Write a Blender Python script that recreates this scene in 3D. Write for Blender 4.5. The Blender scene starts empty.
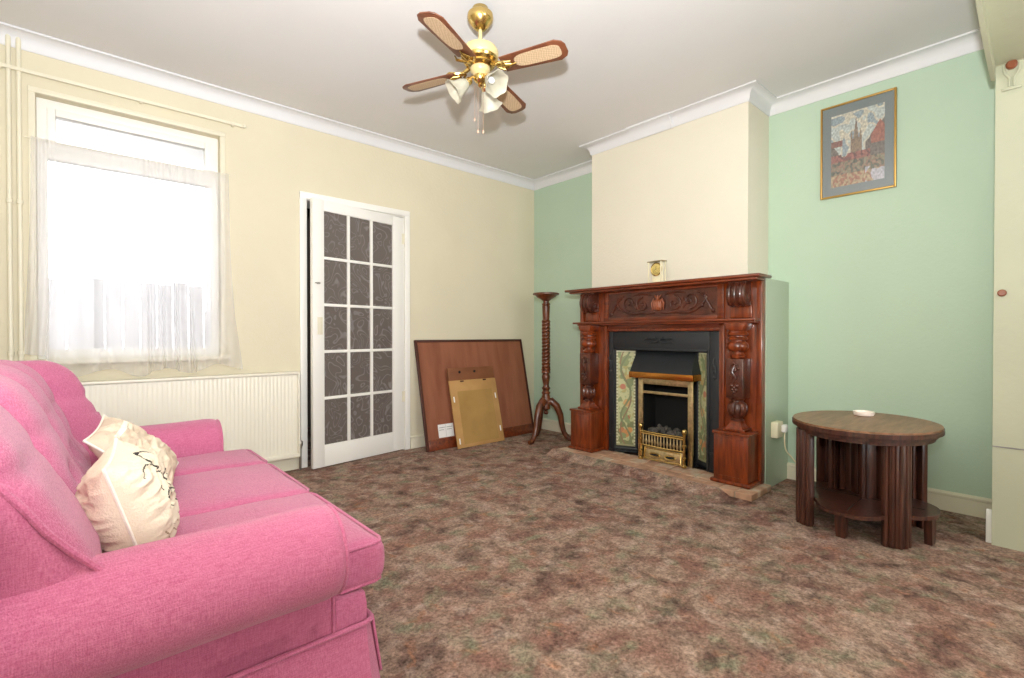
import bpy, bmesh, math, random
from mathutils import Vector, Matrix, noise
from math import sin, cos, pi, radians, sqrt, exp
random.seed(7)
SC = bpy.context.scene
COL = SC.collection
YA, XB, ZC = 3.775, 3.69, 2.64
XL = -0.46            # left wall
V = Vector

# ------------------------------------------------------------------ helpers
def srgb(r, g, b):
    f = lambda c: (c/255/12.92) if c/255 <= .04045 else ((c/255+.055)/1.055)**2.4
    return (f(r), f(g), f(b), 1)

def world_base(o):
    p = V((0, 0, 0))
    while o is not None:
        p = p + o.location; o = o.parent
    return p

def obj(name, bm, m, parent=None, smooth=True, angle=38, label=None):
    me = bpy.data.meshes.new(name)
    bmesh.ops.recalc_face_normals(bm, faces=bm.faces)
    bm.to_mesh(me); bm.free()
    o = bpy.data.objects.new(name, me)
    COL.objects.link(o)
    if m is not None:
        for mm in (m if isinstance(m, (list, tuple)) else [m]): me.materials.append(mm)
    if parent is not None:
        b = world_base(parent)
        me.transform(Matrix.Translation(-b)); o.parent = parent
    if smooth:
        me.shade_smooth(); me.set_sharp_from_angle(angle=radians(angle))
    if label: o['label'] = label
    return o

def rebase(o, loc):
    o.data.transform(Matrix.Translation(-V(loc))); o.location = loc
    return o

def tag(o, label, cat, group=None):
    o['label'] = label; o['category'] = cat
    if group: o['group'] = group
    return o

def thing(name, label, cat, loc, group=None):
    o = bpy.data.objects.new(name, None); COL.objects.link(o)
    o.location = loc; o.empty_display_size = .1
    return tag(o, label, cat, group)

def struct(name, bm, m, parent=None, smooth=True, **k):
    o = obj(name, bm, m, parent, smooth, **k)
    if parent is None: o['kind'] = 'structure'
    return o

def new(): return bmesh.new()

def box(bm, x0, x1, y0, y1, z0, z1, bev=0, seg=2, mtx=None, mi=0):
    vs = [bm.verts.new((x, y, z)) for x in (x0, x1) for y in (y0, y1) for z in (z0, z1)]
    idx = [(0,1,3,2),(4,6,7,5),(0,4,5,1),(2,3,7,6),(0,2,6,4),(1,5,7,3)]
    fs = [bm.faces.new([vs[i] for i in q]) for q in idx]
    for f in fs: f.material_index = mi
    if bev:
        es = list({e for f in fs for e in f.edges})
        r = bmesh.ops.bevel(bm, geom=es, offset=bev, segments=seg, affect='EDGES', profile=.5)
        vs = list({v for v in r['verts']} | {v for v in vs if v.is_valid})
    if mtx: bmesh.ops.transform(bm, matrix=mtx, verts=[v for v in vs if v.is_valid])
    return vs

def lathe(bm, prof, c=(0,0,0), seg=32, mtx=None, cap=True, mod=None):
    rings = []
    allv = []
    for k, (r, z) in enumerate(prof):
        ring = []
        for i in range(seg):
            a = 2*pi*i/seg
            rr = max(r, 1e-4) * (mod(a, z, k) if mod else 1)
            p = V((rr*cos(a), rr*sin(a), z))
            if mtx: p = mtx @ p
            ring.append(bm.verts.new(p + V(c)))
        rings.append(ring)
    for a, b in zip(rings, rings[1:]):
        for i in range(seg):
            j = (i+1) % seg
            bm.faces.new((a[i], a[j], b[j], b[i]))
    if cap:
        bm.faces.new(rings[0][::-1]); bm.faces.new(rings[-1])
    return rings

def tube(bm, pts, r, seg=10, cap=True, squash=None):
    pts = [V(p) for p in pts]
    n = len(pts)
    rs = r if isinstance(r, (list, tuple)) else [r]*n
    rings = []
    up = None
    for i, p in enumerate(pts):
        t = (pts[min(i+1, n-1)] - pts[max(i-1, 0)]).normalized()
        if up is None:
            up = V((0,0,1)) if abs(t.z) < .9 else V((1,0,0))
        s = t.cross(up).normalized(); up = s.cross(t).normalized()
        ring = []
        for k in range(seg):
            a = 2*pi*k/seg
            q = s*cos(a)*rs[i] + up*sin(a)*rs[i]
            if squash: q = V((q.x*squash[0], q.y*squash[1], q.z*squash[2]))
            ring.append(bm.verts.new(p + q))
        rings.append(ring)
    for a, b in zip(rings, rings[1:]):
        for k in range(seg):
            j = (k+1) % seg
            bm.faces.new((a[k], a[j], b[j], b[k]))
    if cap and len(rings) > 1:
        bm.faces.new(rings[0][::-1]); bm.faces.new(rings[-1])

def bez(p0, p1, p2, p3, n=12):
    p0, p1, p2, p3 = map(V, (p0, p1, p2, p3))
    return [p0*(1-t)**3 + p1*3*t*(1-t)**2 + p2*3*t*t*(1-t) + p3*t**3 for t in [i/n for i in range(n+1)]]

def prism(bm, poly, axis, a0, a1, bev=0):
    def P(u, v, a):
        return {'x': (a, u, v), 'y': (u, a, v), 'z': (u, v, a)}[axis]
    A = [bm.verts.new(P(u, v, a0)) for u, v in poly]
    B = [bm.verts.new(P(u, v, a1)) for u, v in poly]
    fs = [bm.faces.new(A[::-1]), bm.faces.new(B)]
    n = len(poly)
    for i in range(n):
        j = (i+1) % n
        fs.append(bm.faces.new((A[i], A[j], B[j], B[i])))
    if bev:
        es = [e for e in set(e for f in fs[:2] for e in f.edges)]
        bmesh.ops.bevel(bm, geom=es, offset=bev, segments=2, affect='EDGES', profile=.5)

def ball(bm, c, r, sc=(1,1,1), seg=16, mtx=None):
    m = Matrix.Translation(c) @ (mtx or Matrix()) @ Matrix.Diagonal((*[s*r for s in sc], 1))
    bmesh.ops.create_uvsphere(bm, u_segments=seg, v_segments=max(6, seg//2), radius=1, matrix=m)

def sweep(bm, path, prof, closed_prof=True):
    """path: 2D points (x,y); prof: (d,z) with d measured to the RIGHT-hand side of travel; mitred."""
    n = len(path); rings = []
    P = [V(p) for p in path]
    for i in range(n):
        if i == 0: d1 = d2 = (P[1]-P[0]).normalized()
        elif i == n-1: d1 = d2 = (P[-1]-P[-2]).normalized()
        else: d1 = (P[i]-P[i-1]).normalized(); d2 = (P[i+1]-P[i]).normalized()
        n1 = V((d1.y, -d1.x)); n2 = V((d2.y, -d2.x))
        m = (n1+n2); m = m/ (m.dot(n1))
        rings.append([bm.verts.new((P[i].x+m.x*d, P[i].y+m.y*d, z)) for d, z in prof])
    k = len(prof)
    for a, b in zip(rings, rings[1:]):
        for i in range(k if closed_prof else k-1):
            j = (i+1) % k
            bm.faces.new((a[i], a[j], b[j], b[i]))
    if closed_prof:
        bm.faces.new(rings[0][::-1]); bm.faces.new(rings[-1])

def rbox(bm, c, s, r, n=(12,12,12), fn=None, mtx=None):
    """rounded box centred c, size s, rounding r; fn(p,u) displaces (u in [-1,1]^3)"""
    hx, hy, hz = s[0]/2, s[1]/2, s[2]/2
    cache = {}
    def vert(u):
        key = tuple(round(a, 5) for a in u)
        if key in cache: return cache[key]
        def warp(t, h):      # denser near edges
            return t
        p = V((u[0]*hx, u[1]*hy, u[2]*hz))
        core = V((max(-(hx-r), min(hx-r, p.x)), max(-(hy-r), min(hy-r, p.y)), max(-(hz-r), min(hz-r, p.z))))
        d = p-core
        if d.length > 1e-9:
            # cube shell -> sphere shell
            m = max(abs(d.x), abs(d.y), abs(d.z))
            d = d.normalized()*m
        q = core + d
        if fn: q = fn(q, u)
        if mtx: q = mtx @ q
        v = bm.verts.new(q + V(c)); cache[key] = v
        return v
    for ax in range(3):
        a1, a2 = [(1,2),(2,0),(0,1)][ax]
        for sgn in (-1, 1):
            for i in range(n[a1]):
                for j in range(n[a2]):
                    q = []
                    for di, dj in ((0,0),(1,0),(1,1),(0,1)):
                        u = [0,0,0]; u[ax] = sgn
                        u[a1] = -1+2*(i+di)/n[a1]; u[a2] = -1+2*(j+dj)/n[a2]
                        q.append(vert(u))
                    if sgn < 0: q = q[::-1]
                    try: bm.faces.new(q)
                    except ValueError: pass

def paint_grid(name, origin, U, Vv, nu, nv, colfn, m, parent, thick=None):
    """flat printed surface: colour attribute painted per cell"""
    bm = new(); lay = bm.loops.layers.color.new('Col')
    O, U, Vv = V(origin), V(U), V(Vv)
    g = [[bm.verts.new(O + U*(i/nu) + Vv*(j/nv)) for j in range(nv+1)] for i in range(nu+1)]
    for i in range(nu):
        for j in range(nv):
            f = bm.faces.new((g[i][j], g[i+1][j], g[i+1][j+1], g[i][j+1]))
            c = colfn((i+.5)/nu, (j+.5)/nv)
            for l in f.loops: l[lay] = (c[0], c[1], c[2], 1)
    return obj(name, bm, m, parent, smooth=False)

# ------------------------------------------------------------------ materials
def mat(name, col, rough=.6, metal=0, bump=0, bscale=80, var=0, vscale=6, spec=.5, stretch=(1,1,1), col2=None, coat=0, detail=4, sheen=0):
    m = bpy.data.materials.new(name); m.use_nodes = True
    nt = m.node_tree; N = nt.nodes; L = nt.links
    b = N['Principled BSDF']
    b.inputs['Roughness'].default_value = rough; b.inputs['Metallic'].default_value = metal
    b.inputs['Specular IOR Level'].default_value = spec
    b.inputs['Coat Weight'].default_value = coat; b.inputs['Coat Roughness'].default_value = .12
    if sheen: b.inputs['Sheen Weight'].default_value = sheen
    b.inputs['Base Color'].default_value = col
    tc = N.new('ShaderNodeTexCoord'); mp = N.new('ShaderNodeMapping')
    mp.inputs['Scale'].default_value = stretch
    L.new(tc.outputs['Object'], mp.inputs['Vector'])
    if var or col2:
        nz = N.new('ShaderNodeTexNoise'); nz.inputs['Scale'].default_value = vscale; nz.inputs['Detail'].default_value = detail
        L.new(mp.outputs['Vector'], nz.inputs['Vector'])
        mx = N.new('ShaderNodeMix'); mx.data_type = 'RGBA'
        c2 = col2 or tuple([c*(1-var) for c in col[:3]]+[1])
        mx.inputs['A'].default_value = col; mx.inputs['B'].default_value = c2
        rr = N.new('ShaderNodeMapRange'); rr.inputs['From Min'].default_value = .35; rr.inputs['From Max'].default_value = .65
        L.new(nz.outputs['Fac'], rr.inputs['Value']); L.new(rr.outputs['Result'], mx.inputs['Factor'])
        L.new(mx.outputs['Result'], b.inputs['Base Color'])
    if bump:
        n2 = N.new('ShaderNodeTexNoise'); n2.inputs['Scale'].default_value = bscale; n2.inputs['Detail'].default_value = 3
        L.new(mp.outputs['Vector'], n2.inputs['Vector'])
        bp = N.new('ShaderNodeBump'); bp.inputs['Strength'].default_value = bump; bp.inputs['Distance'].default_value = .01
        L.new(n2.outputs['Fac'], bp.inputs['Height']); L.new(bp.outputs['Normal'], b.inputs['Normal'])
    return m

M = {}
M['cream'] = mat('cream wallpaper', srgb(216,208,183), .85, bump=.14, bscale=60, var=.04, vscale=2)
M['chimney'] = mat('cream chimney paper', srgb(222,216,198), .85, bump=.2, bscale=60, var=.03, vscale=2)
M['green'] = mat('pale green paint', srgb(183,204,182), .8, bump=.14, bscale=50, var=.04, vscale=2)
M['green_board'] = mat('green painted board', srgb(176,190,168), .6, bump=.1, bscale=20)
M['nib'] = mat('pale green cream paint', srgb(180,182,158), .7, bump=.15, bscale=30, var=.05, vscale=3)
M['ceiling'] = mat('matt white ceiling paint', srgb(222,221,220), .9, bump=.08, bscale=25, var=.03, vscale=1.5)
M['white'] = mat('white gloss paint', srgb(236,234,228), .35, bump=.04, bscale=12)
M['coving'] = mat('white coving paint', srgb(218,218,220), .6)
M['offwhite'] = mat('ageing cream gloss paint', srgb(226,220,198), .45, bump=.05, bscale=14, var=.05)
M['radiator'] = mat('cream radiator enamel', srgb(233,228,212), .35)
M['brass'] = mat('polished brass', srgb(214,184,116), .2, 1, bump=.03, bscale=8)
M['dull_brass'] = mat('antique brass', srgb(224,204,156), .35, 1, bump=.1, bscale=60, var=.3, vscale=40)
M['copper'] = mat('brushed copper brass lip', srgb(196,132,62), .25, 1)
M['steel'] = mat('dull steel', srgb(160,155,145), .35, 1)
M['chain'] = mat('dull pinkish chain', srgb(190,160,140), .4, .4)
M['iron'] = mat('black cast iron', srgb(34,37,40), .5, 0, bump=.2, bscale=120)
M['soot'] = mat('sooty fireback', srgb(14,13,12), .8)
M['coal'] = mat('grey ember coals', srgb(88,84,78), .9, bump=.6, bscale=60, var=.6, vscale=30)
M['mahogany'] = mat('mahogany', srgb(134,58,20), .3, 0, bump=.05, bscale=30, col2=srgb(88,34,11), vscale=9, stretch=(5,5,.7), coat=.4, detail=6)
M['mahogany_flat'] = mat('mahogany across grain', srgb(124,54,20), .3, 0, bump=.05, bscale=30, col2=srgb(84,33,12), vscale=9, stretch=(5,.7,5), coat=.4, detail=6)
M['carved'] = mat('dark carved mahogany', srgb(90,42,24), .35, 0, bump=.3, bscale=70, col2=srgb(60,27,16), vscale=14, coat=.3)
M['darkwood'] = mat('dark oak', srgb(82,46,34), .35, 0, bump=.08, bscale=40, col2=srgb(48,26,20), vscale=9, stretch=(7,7,.6), coat=.15, detail=6)
M['darktop'] = mat('worn dark oak top', srgb(150,108,80), .42, 0, bump=.05, bscale=40, col2=srgb(116,84,58), vscale=8, stretch=(.8,6,6), coat=.1, detail=6)
M['standwood'] = mat('brown turned wood', srgb(112,58,28), .35, 0, bump=.05, bscale=40, col2=srgb(72,34,16), vscale=9, stretch=(5,5,.8), coat=.3)
M['hardboard'] = mat('red brown hardboard', srgb(146,90,64), .55, 0, bump=.05, bscale=40, col2=srgb(128,74,50), vscale=3, stretch=(4,1,.6), detail=6)
M['frameedge'] = mat('dark frame edge', srgb(70,32,20), .5)
M['tanboard'] = mat('tan backing card', srgb(188,146,90), .75, 0, bump=.05, bscale=40, col2=srgb(172,130,76), vscale=5)
M['tanboard2'] = mat('olive tan backing card', srgb(172,136,76), .75, 0, col2=srgb(160,124,68), vscale=5)
M['brownboard'] = mat('brown backing board', srgb(134,84,50), .65, 0, col2=srgb(118,70,40), vscale=5)
M['blade'] = mat('walnut fan blade', srgb(122,72,46), .45, 0, col2=srgb(98,54,34), vscale=9, stretch=(2,2,2), coat=.2)
M['motor'] = mat('cream gold fan housing', srgb(204,182,130), .3, 0, coat=.3)
M['plastic'] = mat('yellowed ivory plastic', srgb(230,222,192), .4)
M['whiteplastic'] = mat('white plastic', srgb(238,238,235), .35)
M['paper'] = mat('white sticker paper', srgb(232,232,230), .7)
M['ink'] = mat('grey ink', srgb(120,120,125), .8)
M['dish'] = mat('white glazed dish', srgb(240,228,218), .3)
M['dial'] = mat('gold dial', srgb(228,204,124), .4, 0)
M['knobwood'] = mat('orange brown wooden knob', srgb(128,68,38), .45)
M['gold_frame'] = mat('aged gold frame', srgb(182,142,72), .4, .5)
M['mat_card'] = mat('grey blue mount card', srgb(132,140,138), .7)
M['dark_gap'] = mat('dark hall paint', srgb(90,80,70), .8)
M['render_out'] = mat('pale garden render', srgb(205,203,200), .9)
M['fence'] = mat('weathered grey fence', srgb(150,146,146), .8, var=.2)

def vcol_mat(name, rough=.6, coat=0, bump=0, bscale=100):
    m = mat(name, (1,1,1,1), rough, bump=bump, bscale=bscale, coat=coat)
    n = m.node_tree.nodes.new('ShaderNodeVertexColor'); n.layer_name = 'Col'
    m.node_tree.links.new(n.outputs['Color'], m.node_tree.nodes['Principled BSDF'].inputs['Base Color'])
    return m
M['print'] = vcol_mat('painted print', .5)
M['tile'] = vcol_mat('painted glazed tile', .35, .15)

def carpet_mat():
    m = bpy.data.materials.new('mottled shag carpet'); m.use_nodes = True
    nt = m.node_tree; N = nt.nodes; L = nt.links; b = N['Principled BSDF']
    b.inputs['Roughness'].default_value = .95; b.inputs['Specular IOR Level'].default_value = .1
    tc = N.new('ShaderNodeTexCoord')
    def nz(scale, det, off, dist=0, rough=.5):
        mp = N.new('ShaderNodeMapping'); mp.inputs['Location'].default_value = off
        L.new(tc.outputs['Object'], mp.inputs['Vector'])
        n = N.new('ShaderNodeTexNoise'); n.inputs['Scale'].default_value = scale; n.inputs['Detail'].default_value = det
        n.inputs['Distortion'].default_value = dist; n.inputs['Roughness'].default_value = rough
        L.new(mp.outputs['Vector'], n.inputs['Vector']); return n
    def mixc(a, bcol, fac, mode='MIX'):
        x = N.new('ShaderNodeMix'); x.data_type = 'RGBA'; x.blend_type = mode
        if hasattr(a, 'is_linked') or hasattr(a, 'links'): L.new(a, x.inputs['A'])
        else: x.inputs['A'].default_value = a
        if hasattr(bcol, 'links'): L.new(bcol, x.inputs['B'])
        else: x.inputs['B'].default_value = bcol
        if hasattr(fac, 'links'): L.new(fac, x.inputs['Factor'])
        else: x.inputs['Factor'].default_value = fac
        return x.outputs['Result']
    def ramp(n, lo, hi):
        r = N.new('ShaderNodeMapRange'); r.inputs['From Min'].default_value = lo; r.inputs['From Max'].default_value = hi
        L.new(n.outputs['Fac'], r.inputs['Value']); return r.outputs['Result']
    c = mixc(srgb(172,146,130), srgb(148,112,100), ramp(nz(6, 6, (0,0,0), .6), .4, .62))
    c = mixc(c, srgb(138,140,116), ramp(nz(8, 7, (9,3,0), .4, .6), .52, .72))
    c = mixc(c, srgb(92,72,66), ramp(nz(7, 7, (3,17,0), .5, .6), .5, .72))
    c = mixc(c, srgb(198,176,162), ramp(nz(10, 7, (23,7,0), .4, .6), .54, .78))
    c = mixc(c, srgb(176,122,92), ramp(nz(11, 7, (41,17,0), .4, .6), .58, .78))
    fine = nz(75, 6, (1,2,3), .4, .75)
    r = ramp(fine, .3, .7)
    mul = N.new('ShaderNodeMapRange'); mul.inputs['To Min'].default_value = .34; mul.inputs['To Max'].default_value = 1.55
    L.new(r, mul.inputs['Value'])
    mid = N.new('ShaderNodeMapRange'); mid.inputs['To Min'].default_value = .72; mid.inputs['To Max'].default_value = 1.2
    L.new(ramp(nz(22, 5, (5,5,5), .6), .32, .68), mid.inputs['Value'])
    mm = N.new('ShaderNodeMath'); mm.operation = 'MULTIPLY'; L.new(mul.outputs['Result'], mm.inputs[0]); L.new(mid.outputs['Result'], mm.inputs[1])
    c = mixc(c, mm.outputs[0], 1.0, 'MULTIPLY')
    L.new(c, b.inputs['Base Color'])
    bp = N.new('ShaderNodeBump'); bp.inputs['Strength'].default_value = .8; bp.inputs['Distance'].default_value = .012
    L.new(fine.outputs['Fac'], bp.inputs['Height']); L.new(bp.outputs['Normal'], b.inputs['Normal'])
    return m
M['carpet'] = carpet_mat()

def fabric_mat():
    m = bpy.data.materials.new('pink slub weave'); m.use_nodes = True
    nt = m.node_tree; N = nt.nodes; L = nt.links; b = N['Principled BSDF']
    b.inputs['Roughness'].default_value = .9; b.inputs['Sheen Weight'].default_value = .25; b.inputs['Specular IOR Level'].default_value = .15
    tc = N.new('ShaderNodeTexCoord')
    hs = []
    for st in ((40, 420, 420), (420, 420, 40), (420, 40, 420)):
        mp = N.new('ShaderNodeMapping'); mp.inputs['Scale'].default_value = st
        L.new(tc.outputs['Object'], mp.inputs['Vector'])
        n = N.new('ShaderNodeTexNoise'); n.inputs['Scale'].default_value = 1; n.inputs['Detail'].default_value = 3
        L.new(mp.outputs['Vector'], n.inputs['Vector']); hs.append(n.outputs['Fac'])
    a = N.new('ShaderNodeMath'); L.new(hs[0], a.inputs[0]); L.new(hs[1], a.inputs[1])
    a2 = N.new('ShaderNodeMath'); L.new(a.outputs[0], a2.inputs[0]); L.new(hs[2], a2.inputs[1])
    r = N.new('ShaderNodeMapRange'); r.inputs['From Min'].default_value = 1.2; r.inputs['From Max'].default_value = 1.8
    L.new(a2.outputs[0], r.inputs['Value'])
    mx = N.new('ShaderNodeMix'); mx.data_type = 'RGBA'
    mx.inputs['A'].default_value = srgb(178,88,124); mx.inputs['B'].default_value = srgb(202,118,150)
    L.new(r.outputs['Result'], mx.inputs['Factor']); L.new(mx.outputs['Result'], b.inputs['Base Color'])
    bp = N.new('ShaderNodeBump'); bp.inputs['Strength'].default_value = .5; bp.inputs['Distance'].default_value = .003
    L.new(a2.outputs[0], bp.inputs['Height']); L.new(bp.outputs['Normal'], b.inputs['Normal'])
    return m
M['pink'] = fabric_mat()
M['pillow'] = vcol_mat('cream cotton with black line print', .85, 0, .25, 200)
M['pillow_plain'] = mat('cream cotton', srgb(236,228,216), .85, bump=.25, bscale=200, var=.05)

def clear_glass(name='clear glass', rough=.03):
    m = bpy.data.materials.new(name); m.use_nodes = True
    N = m.node_tree.nodes; L = m.node_tree.links; N.remove(N['Principled BSDF'])
    t = N.new('ShaderNodeBsdfTransparent'); g = N.new('ShaderNodeBsdfGlossy'); g.inputs['Roughness'].default_value = rough
    f = N.new('ShaderNodeFresnel'); f.inputs['IOR'].default_value = 1.45
    x = N.new('ShaderNodeMixShader'); L.new(f.outputs[0], x.inputs[0]); L.new(t.outputs[0], x.inputs[1]); L.new(g.outputs[0], x.inputs[2])
    L.new(x.outputs[0], N['Material Output'].inputs['Surface']); return m
M['glass'] = clear_glass(); M['window_glass'] = clear_glass('rough window glass', .35)  # window pane is rougher only to blur the flash reflection

def sheer_mat():
    m = bpy.data.materials.new('sheer white net'); m.use_nodes = True
    N = m.node_tree.nodes; L = m.node_tree.links; N.remove(N['Principled BSDF'])
    t = N.new('ShaderNodeBsdfTransparent'); d = N.new('ShaderNodeBsdfDiffuse'); tr = N.new('ShaderNodeBsdfTranslucent')
    d.inputs['Color'].default_value = (.97,.96,.98,1); tr.inputs['Color'].default_value = (.92,.91,.93,1)
    a = N.new('ShaderNodeMixShader'); a.inputs[0].default_value = .5; L.new(d.outputs[0], a.inputs[1]); L.new(tr.outputs[0], a.inputs[2])
    x = N.new('ShaderNodeMixShader'); x.inputs[0].default_value = .36; L.new(t.outputs[0], x.inputs[1]); L.new(a.outputs[0], x.inputs[2])
    L.new(x.outputs[0], N['Material Output'].inputs['Surface']); return m
M['sheer'] = sheer_mat()

def obscure_mat():
    m = bpy.data.materials.new('patterned obscure glass'); m.use_nodes = True
    N = m.node_tree.nodes; L = m.node_tree.links; b = N['Principled BSDF']
    b.inputs['Roughness'].default_value = .22; b.inputs['Specular IOR Level'].default_value = .6
    tc = N.new('ShaderNodeTexCoord')
    n = N.new('ShaderNodeTexNoise'); n.inputs['Scale'].default_value = 6.5; n.inputs['Detail'].default_value = 0; n.inputs['Distortion'].default_value = 1.6
    L.new(tc.outputs['Object'], n.inputs['Vector'])
    k = N.new('ShaderNodeMath'); k.operation = 'MULTIPLY'; k.inputs[1].default_value = 34; L.new(n.outputs['Fac'], k.inputs[0])
    s = N.new('ShaderNodeMath'); s.operation = 'SINE'; L.new(k.outputs[0], s.inputs[0])
    r = N.new('ShaderNodeMapRange'); r.inputs['From Min'].default_value = .6; r.inputs['From Max'].default_value = 1
    L.new(s.outputs[0], r.inputs['Value'])
    fz = N.new('ShaderNodeTexNoise'); fz.inputs['Scale'].default_value = 160; L.new(tc.outputs['Object'], fz.inputs['Vector'])
    mx = N.new('ShaderNodeMix'); mx.data_type = 'RGBA'; mx.inputs['A'].default_value = srgb(128,118,112); mx.inputs['B'].default_value = srgb(156,148,146)
    L.new(r.outputs['Result'], mx.inputs['Factor']); L.new(mx.outputs['Result'], b.inputs['Base Color'])
    ad = N.new('ShaderNodeMath'); L.new(r.outputs['Result'], ad.inputs[0])
    fm = N.new('ShaderNodeMath'); fm.operation = 'MULTIPLY'; fm.inputs[1].default_value = .5; L.new(fz.outputs['Fac'], fm.inputs[0]); L.new(fm.outputs[0], ad.inputs[1])
    bp = N.new('ShaderNodeBump'); bp.inputs['Strength'].default_value = .6; bp.inputs['Distance'].default_value = .004
    L.new(ad.outputs[0], bp.inputs['Height']); L.new(bp.outputs['Normal'], b.inputs['Normal'])
    t = N.new('ShaderNodeBsdfTransparent'); t.inputs['Color'].default_value = (.5,.48,.5,1)
    x = N.new('ShaderNodeMixShader'); x.inputs[0].default_value = .62
    L.new(t.outputs[0], x.inputs[1]); L.new(b.outputs[0], x.inputs[2]); L.new(x.outputs[0], N['Material Output'].inputs['Surface'])
    return m
M['obscure'] = obscure_mat()

def frosted_mat():
    m = mat('frosted lamp glass', srgb(240,234,212), .35)
    b = m.node_tree.nodes['Principled BSDF']; b.inputs['Transmission Weight'].default_value = .55; b.inputs['Roughness'].default_value = .4
    return m
M['frost'] = frosted_mat()

def cane_mat():
    m = bpy.data.materials.new('woven cane'); m.use_nodes = True
    N = m.node_tree.nodes; L = m.node_tree.links; b = N['Principled BSDF']; b.inputs['Roughness'].default_value = .6
    tc = N.new('ShaderNodeTexCoord'); ch = N.new('ShaderNodeTexChecker'); ch.inputs['Scale'].default_value = 120
    ch.inputs['Color1'].default_value = srgb(208,182,148); ch.inputs['Color2'].default_value = srgb(188,160,126)
    L.new(tc.outputs['Object'], ch.inputs['Vector']); L.new(ch.outputs['Color'], b.inputs['Base Color']); return m
M['cane'] = cane_mat()

def brick_mat():
    m = bpy.data.materials.new('worn hearth bricks'); m.use_nodes = True
    N = m.node_tree.nodes; L = m.node_tree.links; b = N['Principled BSDF']; b.inputs['Roughness'].default_value = .9
    tc = N.new('ShaderNodeTexCoord'); nz = N.new('ShaderNodeTexNoise'); nz.inputs['Scale'].default_value = 9; nz.inputs['Detail'].default_value = 6
    L.new(tc.outputs['Object'], nz.inputs['Vector'])
    cr = N.new('ShaderNodeValToRGB'); e = cr.color_ramp.elements
    e[0].position = .3; e[0].color = srgb(158,122,98); e[1].position = .7; e[1].color = srgb(196,180,156)
    k = cr.color_ramp.elements.new(.5); k.color = srgb(190,150,122)
    L.new(nz.outputs['Fac'], cr.inputs['Fac']); L.new(cr.outputs['Color'], b.inputs['Base Color'])
    bp = N.new('ShaderNodeBump'); bp.inputs['Strength'].default_value = .5; n2 = N.new('ShaderNodeTexNoise'); n2.inputs['Scale'].default_value = 60
    L.new(tc.outputs['Object'], n2.inputs['Vector']); L.new(n2.outputs['Fac'], bp.inputs['Height']); L.new(bp.outputs['Normal'], b.inputs['Normal'])
    bp.inputs['Distance'].default_value = .002
    return m
M['brick'] = brick_mat()
M['mortar'] = mat('mortar', srgb(160,150,135), .95)

# ------------------------------------------------------------------ the room
b = new(); box(b, XL-.2, 4.0, -4.2, 5.6, -.1, 0); struct('floor', b, M['carpet'], smooth=False)
b = new(); box(b, XL-.2, 4.0, -4.2, 5.6, ZC, ZC+.1); struct('ceiling', b, M['ceiling'], smooth=False)
# window wall, with window hole and door hole
WX0, WX1, WZ0, WZ1 = -.165, .725, .86, 2.335
DX0, DX1, DZ1 = 1.29, 2.115, 2.02
T = .24
b = new()
for (x0, x1, z0, z1) in ((XL-.1, WX0, 0, ZC), (WX0, WX1, 0, WZ0), (WX0, WX1, WZ1, ZC), (WX1, DX0, 0, ZC), (DX0, DX1, DZ1, ZC), (DX1, XB+.2, 0, ZC)):
    box(b, x0, x1, YA, YA+T, z0, z1)
struct('wall_back', b, M['cream'], smooth=False)
b = new(); box(b, XB, XB+.15, .05, YA, 0, ZC); struct('wall_right', b, M['green'], smooth=False)
b = new(); box(b, XL-.15, XL, -4.1, YA+.1, 0, ZC); struct('wall_left', b, M['cream'], smooth=False)
# chimney breast with a firebox recess lower down (behind the false front)
CY0, CY1, CX = 1.382, 2.703, 3.344
b = new()
box(b, CX, XB, CY0, CY1, 1.30, ZC)
struct('wall_chimney', b, M['chimney'], smooth=False)
# boxed out green false front under the mantelshelf
BY0, BY1, BX = 1.246, 2.76, 3.30
FY0, FY1, FZ = 1.60, 2.44, .66
b = new()
box(b, BX, XB, BY0, FY0, 0, 1.362); box(b, BX, XB, FY1, BY1, 0, 1.362); box(b, BX, XB, FY0, FY1, 1.0, 1.362)
struct('wall_fireplace', b, M['green_board'], smooth=False)
# dividing wall nib with arched opening to the front room
NX, NY0, NY1 = 3.24, .05, .203
b = new()
box(b, NX, XB, NY0, NY1, 0, ZC)
xs = [NX - i*.1 for i in range(38)]
def arch(x): return min(2.262 + .03*(NX-x) + .14*(NX-x)**2, 2.50)
poly = [(x, arch(x)) for x in xs]
poly += [(xs[-1], ZC), (NX, ZC)]
prism(b, poly, 'y', NY0, NY1)
struct('wall_front', b, M['nib'], smooth=False)
b = new()   # bead along the arch edge
pts = [(x, NY1-.005, arch(x)-.006) for x in xs]
lo_ = [(x, arch(x)-.062) for x in xs]; prism(b, lo_ + [(x, arch(x)+.02) for x in xs[::-1]], 'y', NY1, NY1+.016)
struct('trim_3', b, M['nib'])
# front room beyond the opening (behind the camera) with a bay-sized window opening
b = new()
box(b, 3.24, 3.4, -4.1, .05, 0, ZC)
struct('wall_front_room_side', b, M['cream'], smooth=False)
b = new()
for (x0, x1, z0, z1) in ((XL, .3, 0, ZC), (.3, 2.5, 0, .75), (.3, 2.5, 2.2, ZC), (2.5, 3.24, 0, ZC)):
    box(b, x0, x1, -4.1, -3.9, z0, z1)
struct('wall_front_room_end', b, M['cream'], smooth=False)
# room behind the glazed door
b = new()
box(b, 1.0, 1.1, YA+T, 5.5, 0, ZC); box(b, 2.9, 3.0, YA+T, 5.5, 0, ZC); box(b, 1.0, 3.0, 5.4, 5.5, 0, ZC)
struct('wall_kitchen', b, M['dark_gap'], smooth=False)

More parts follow.
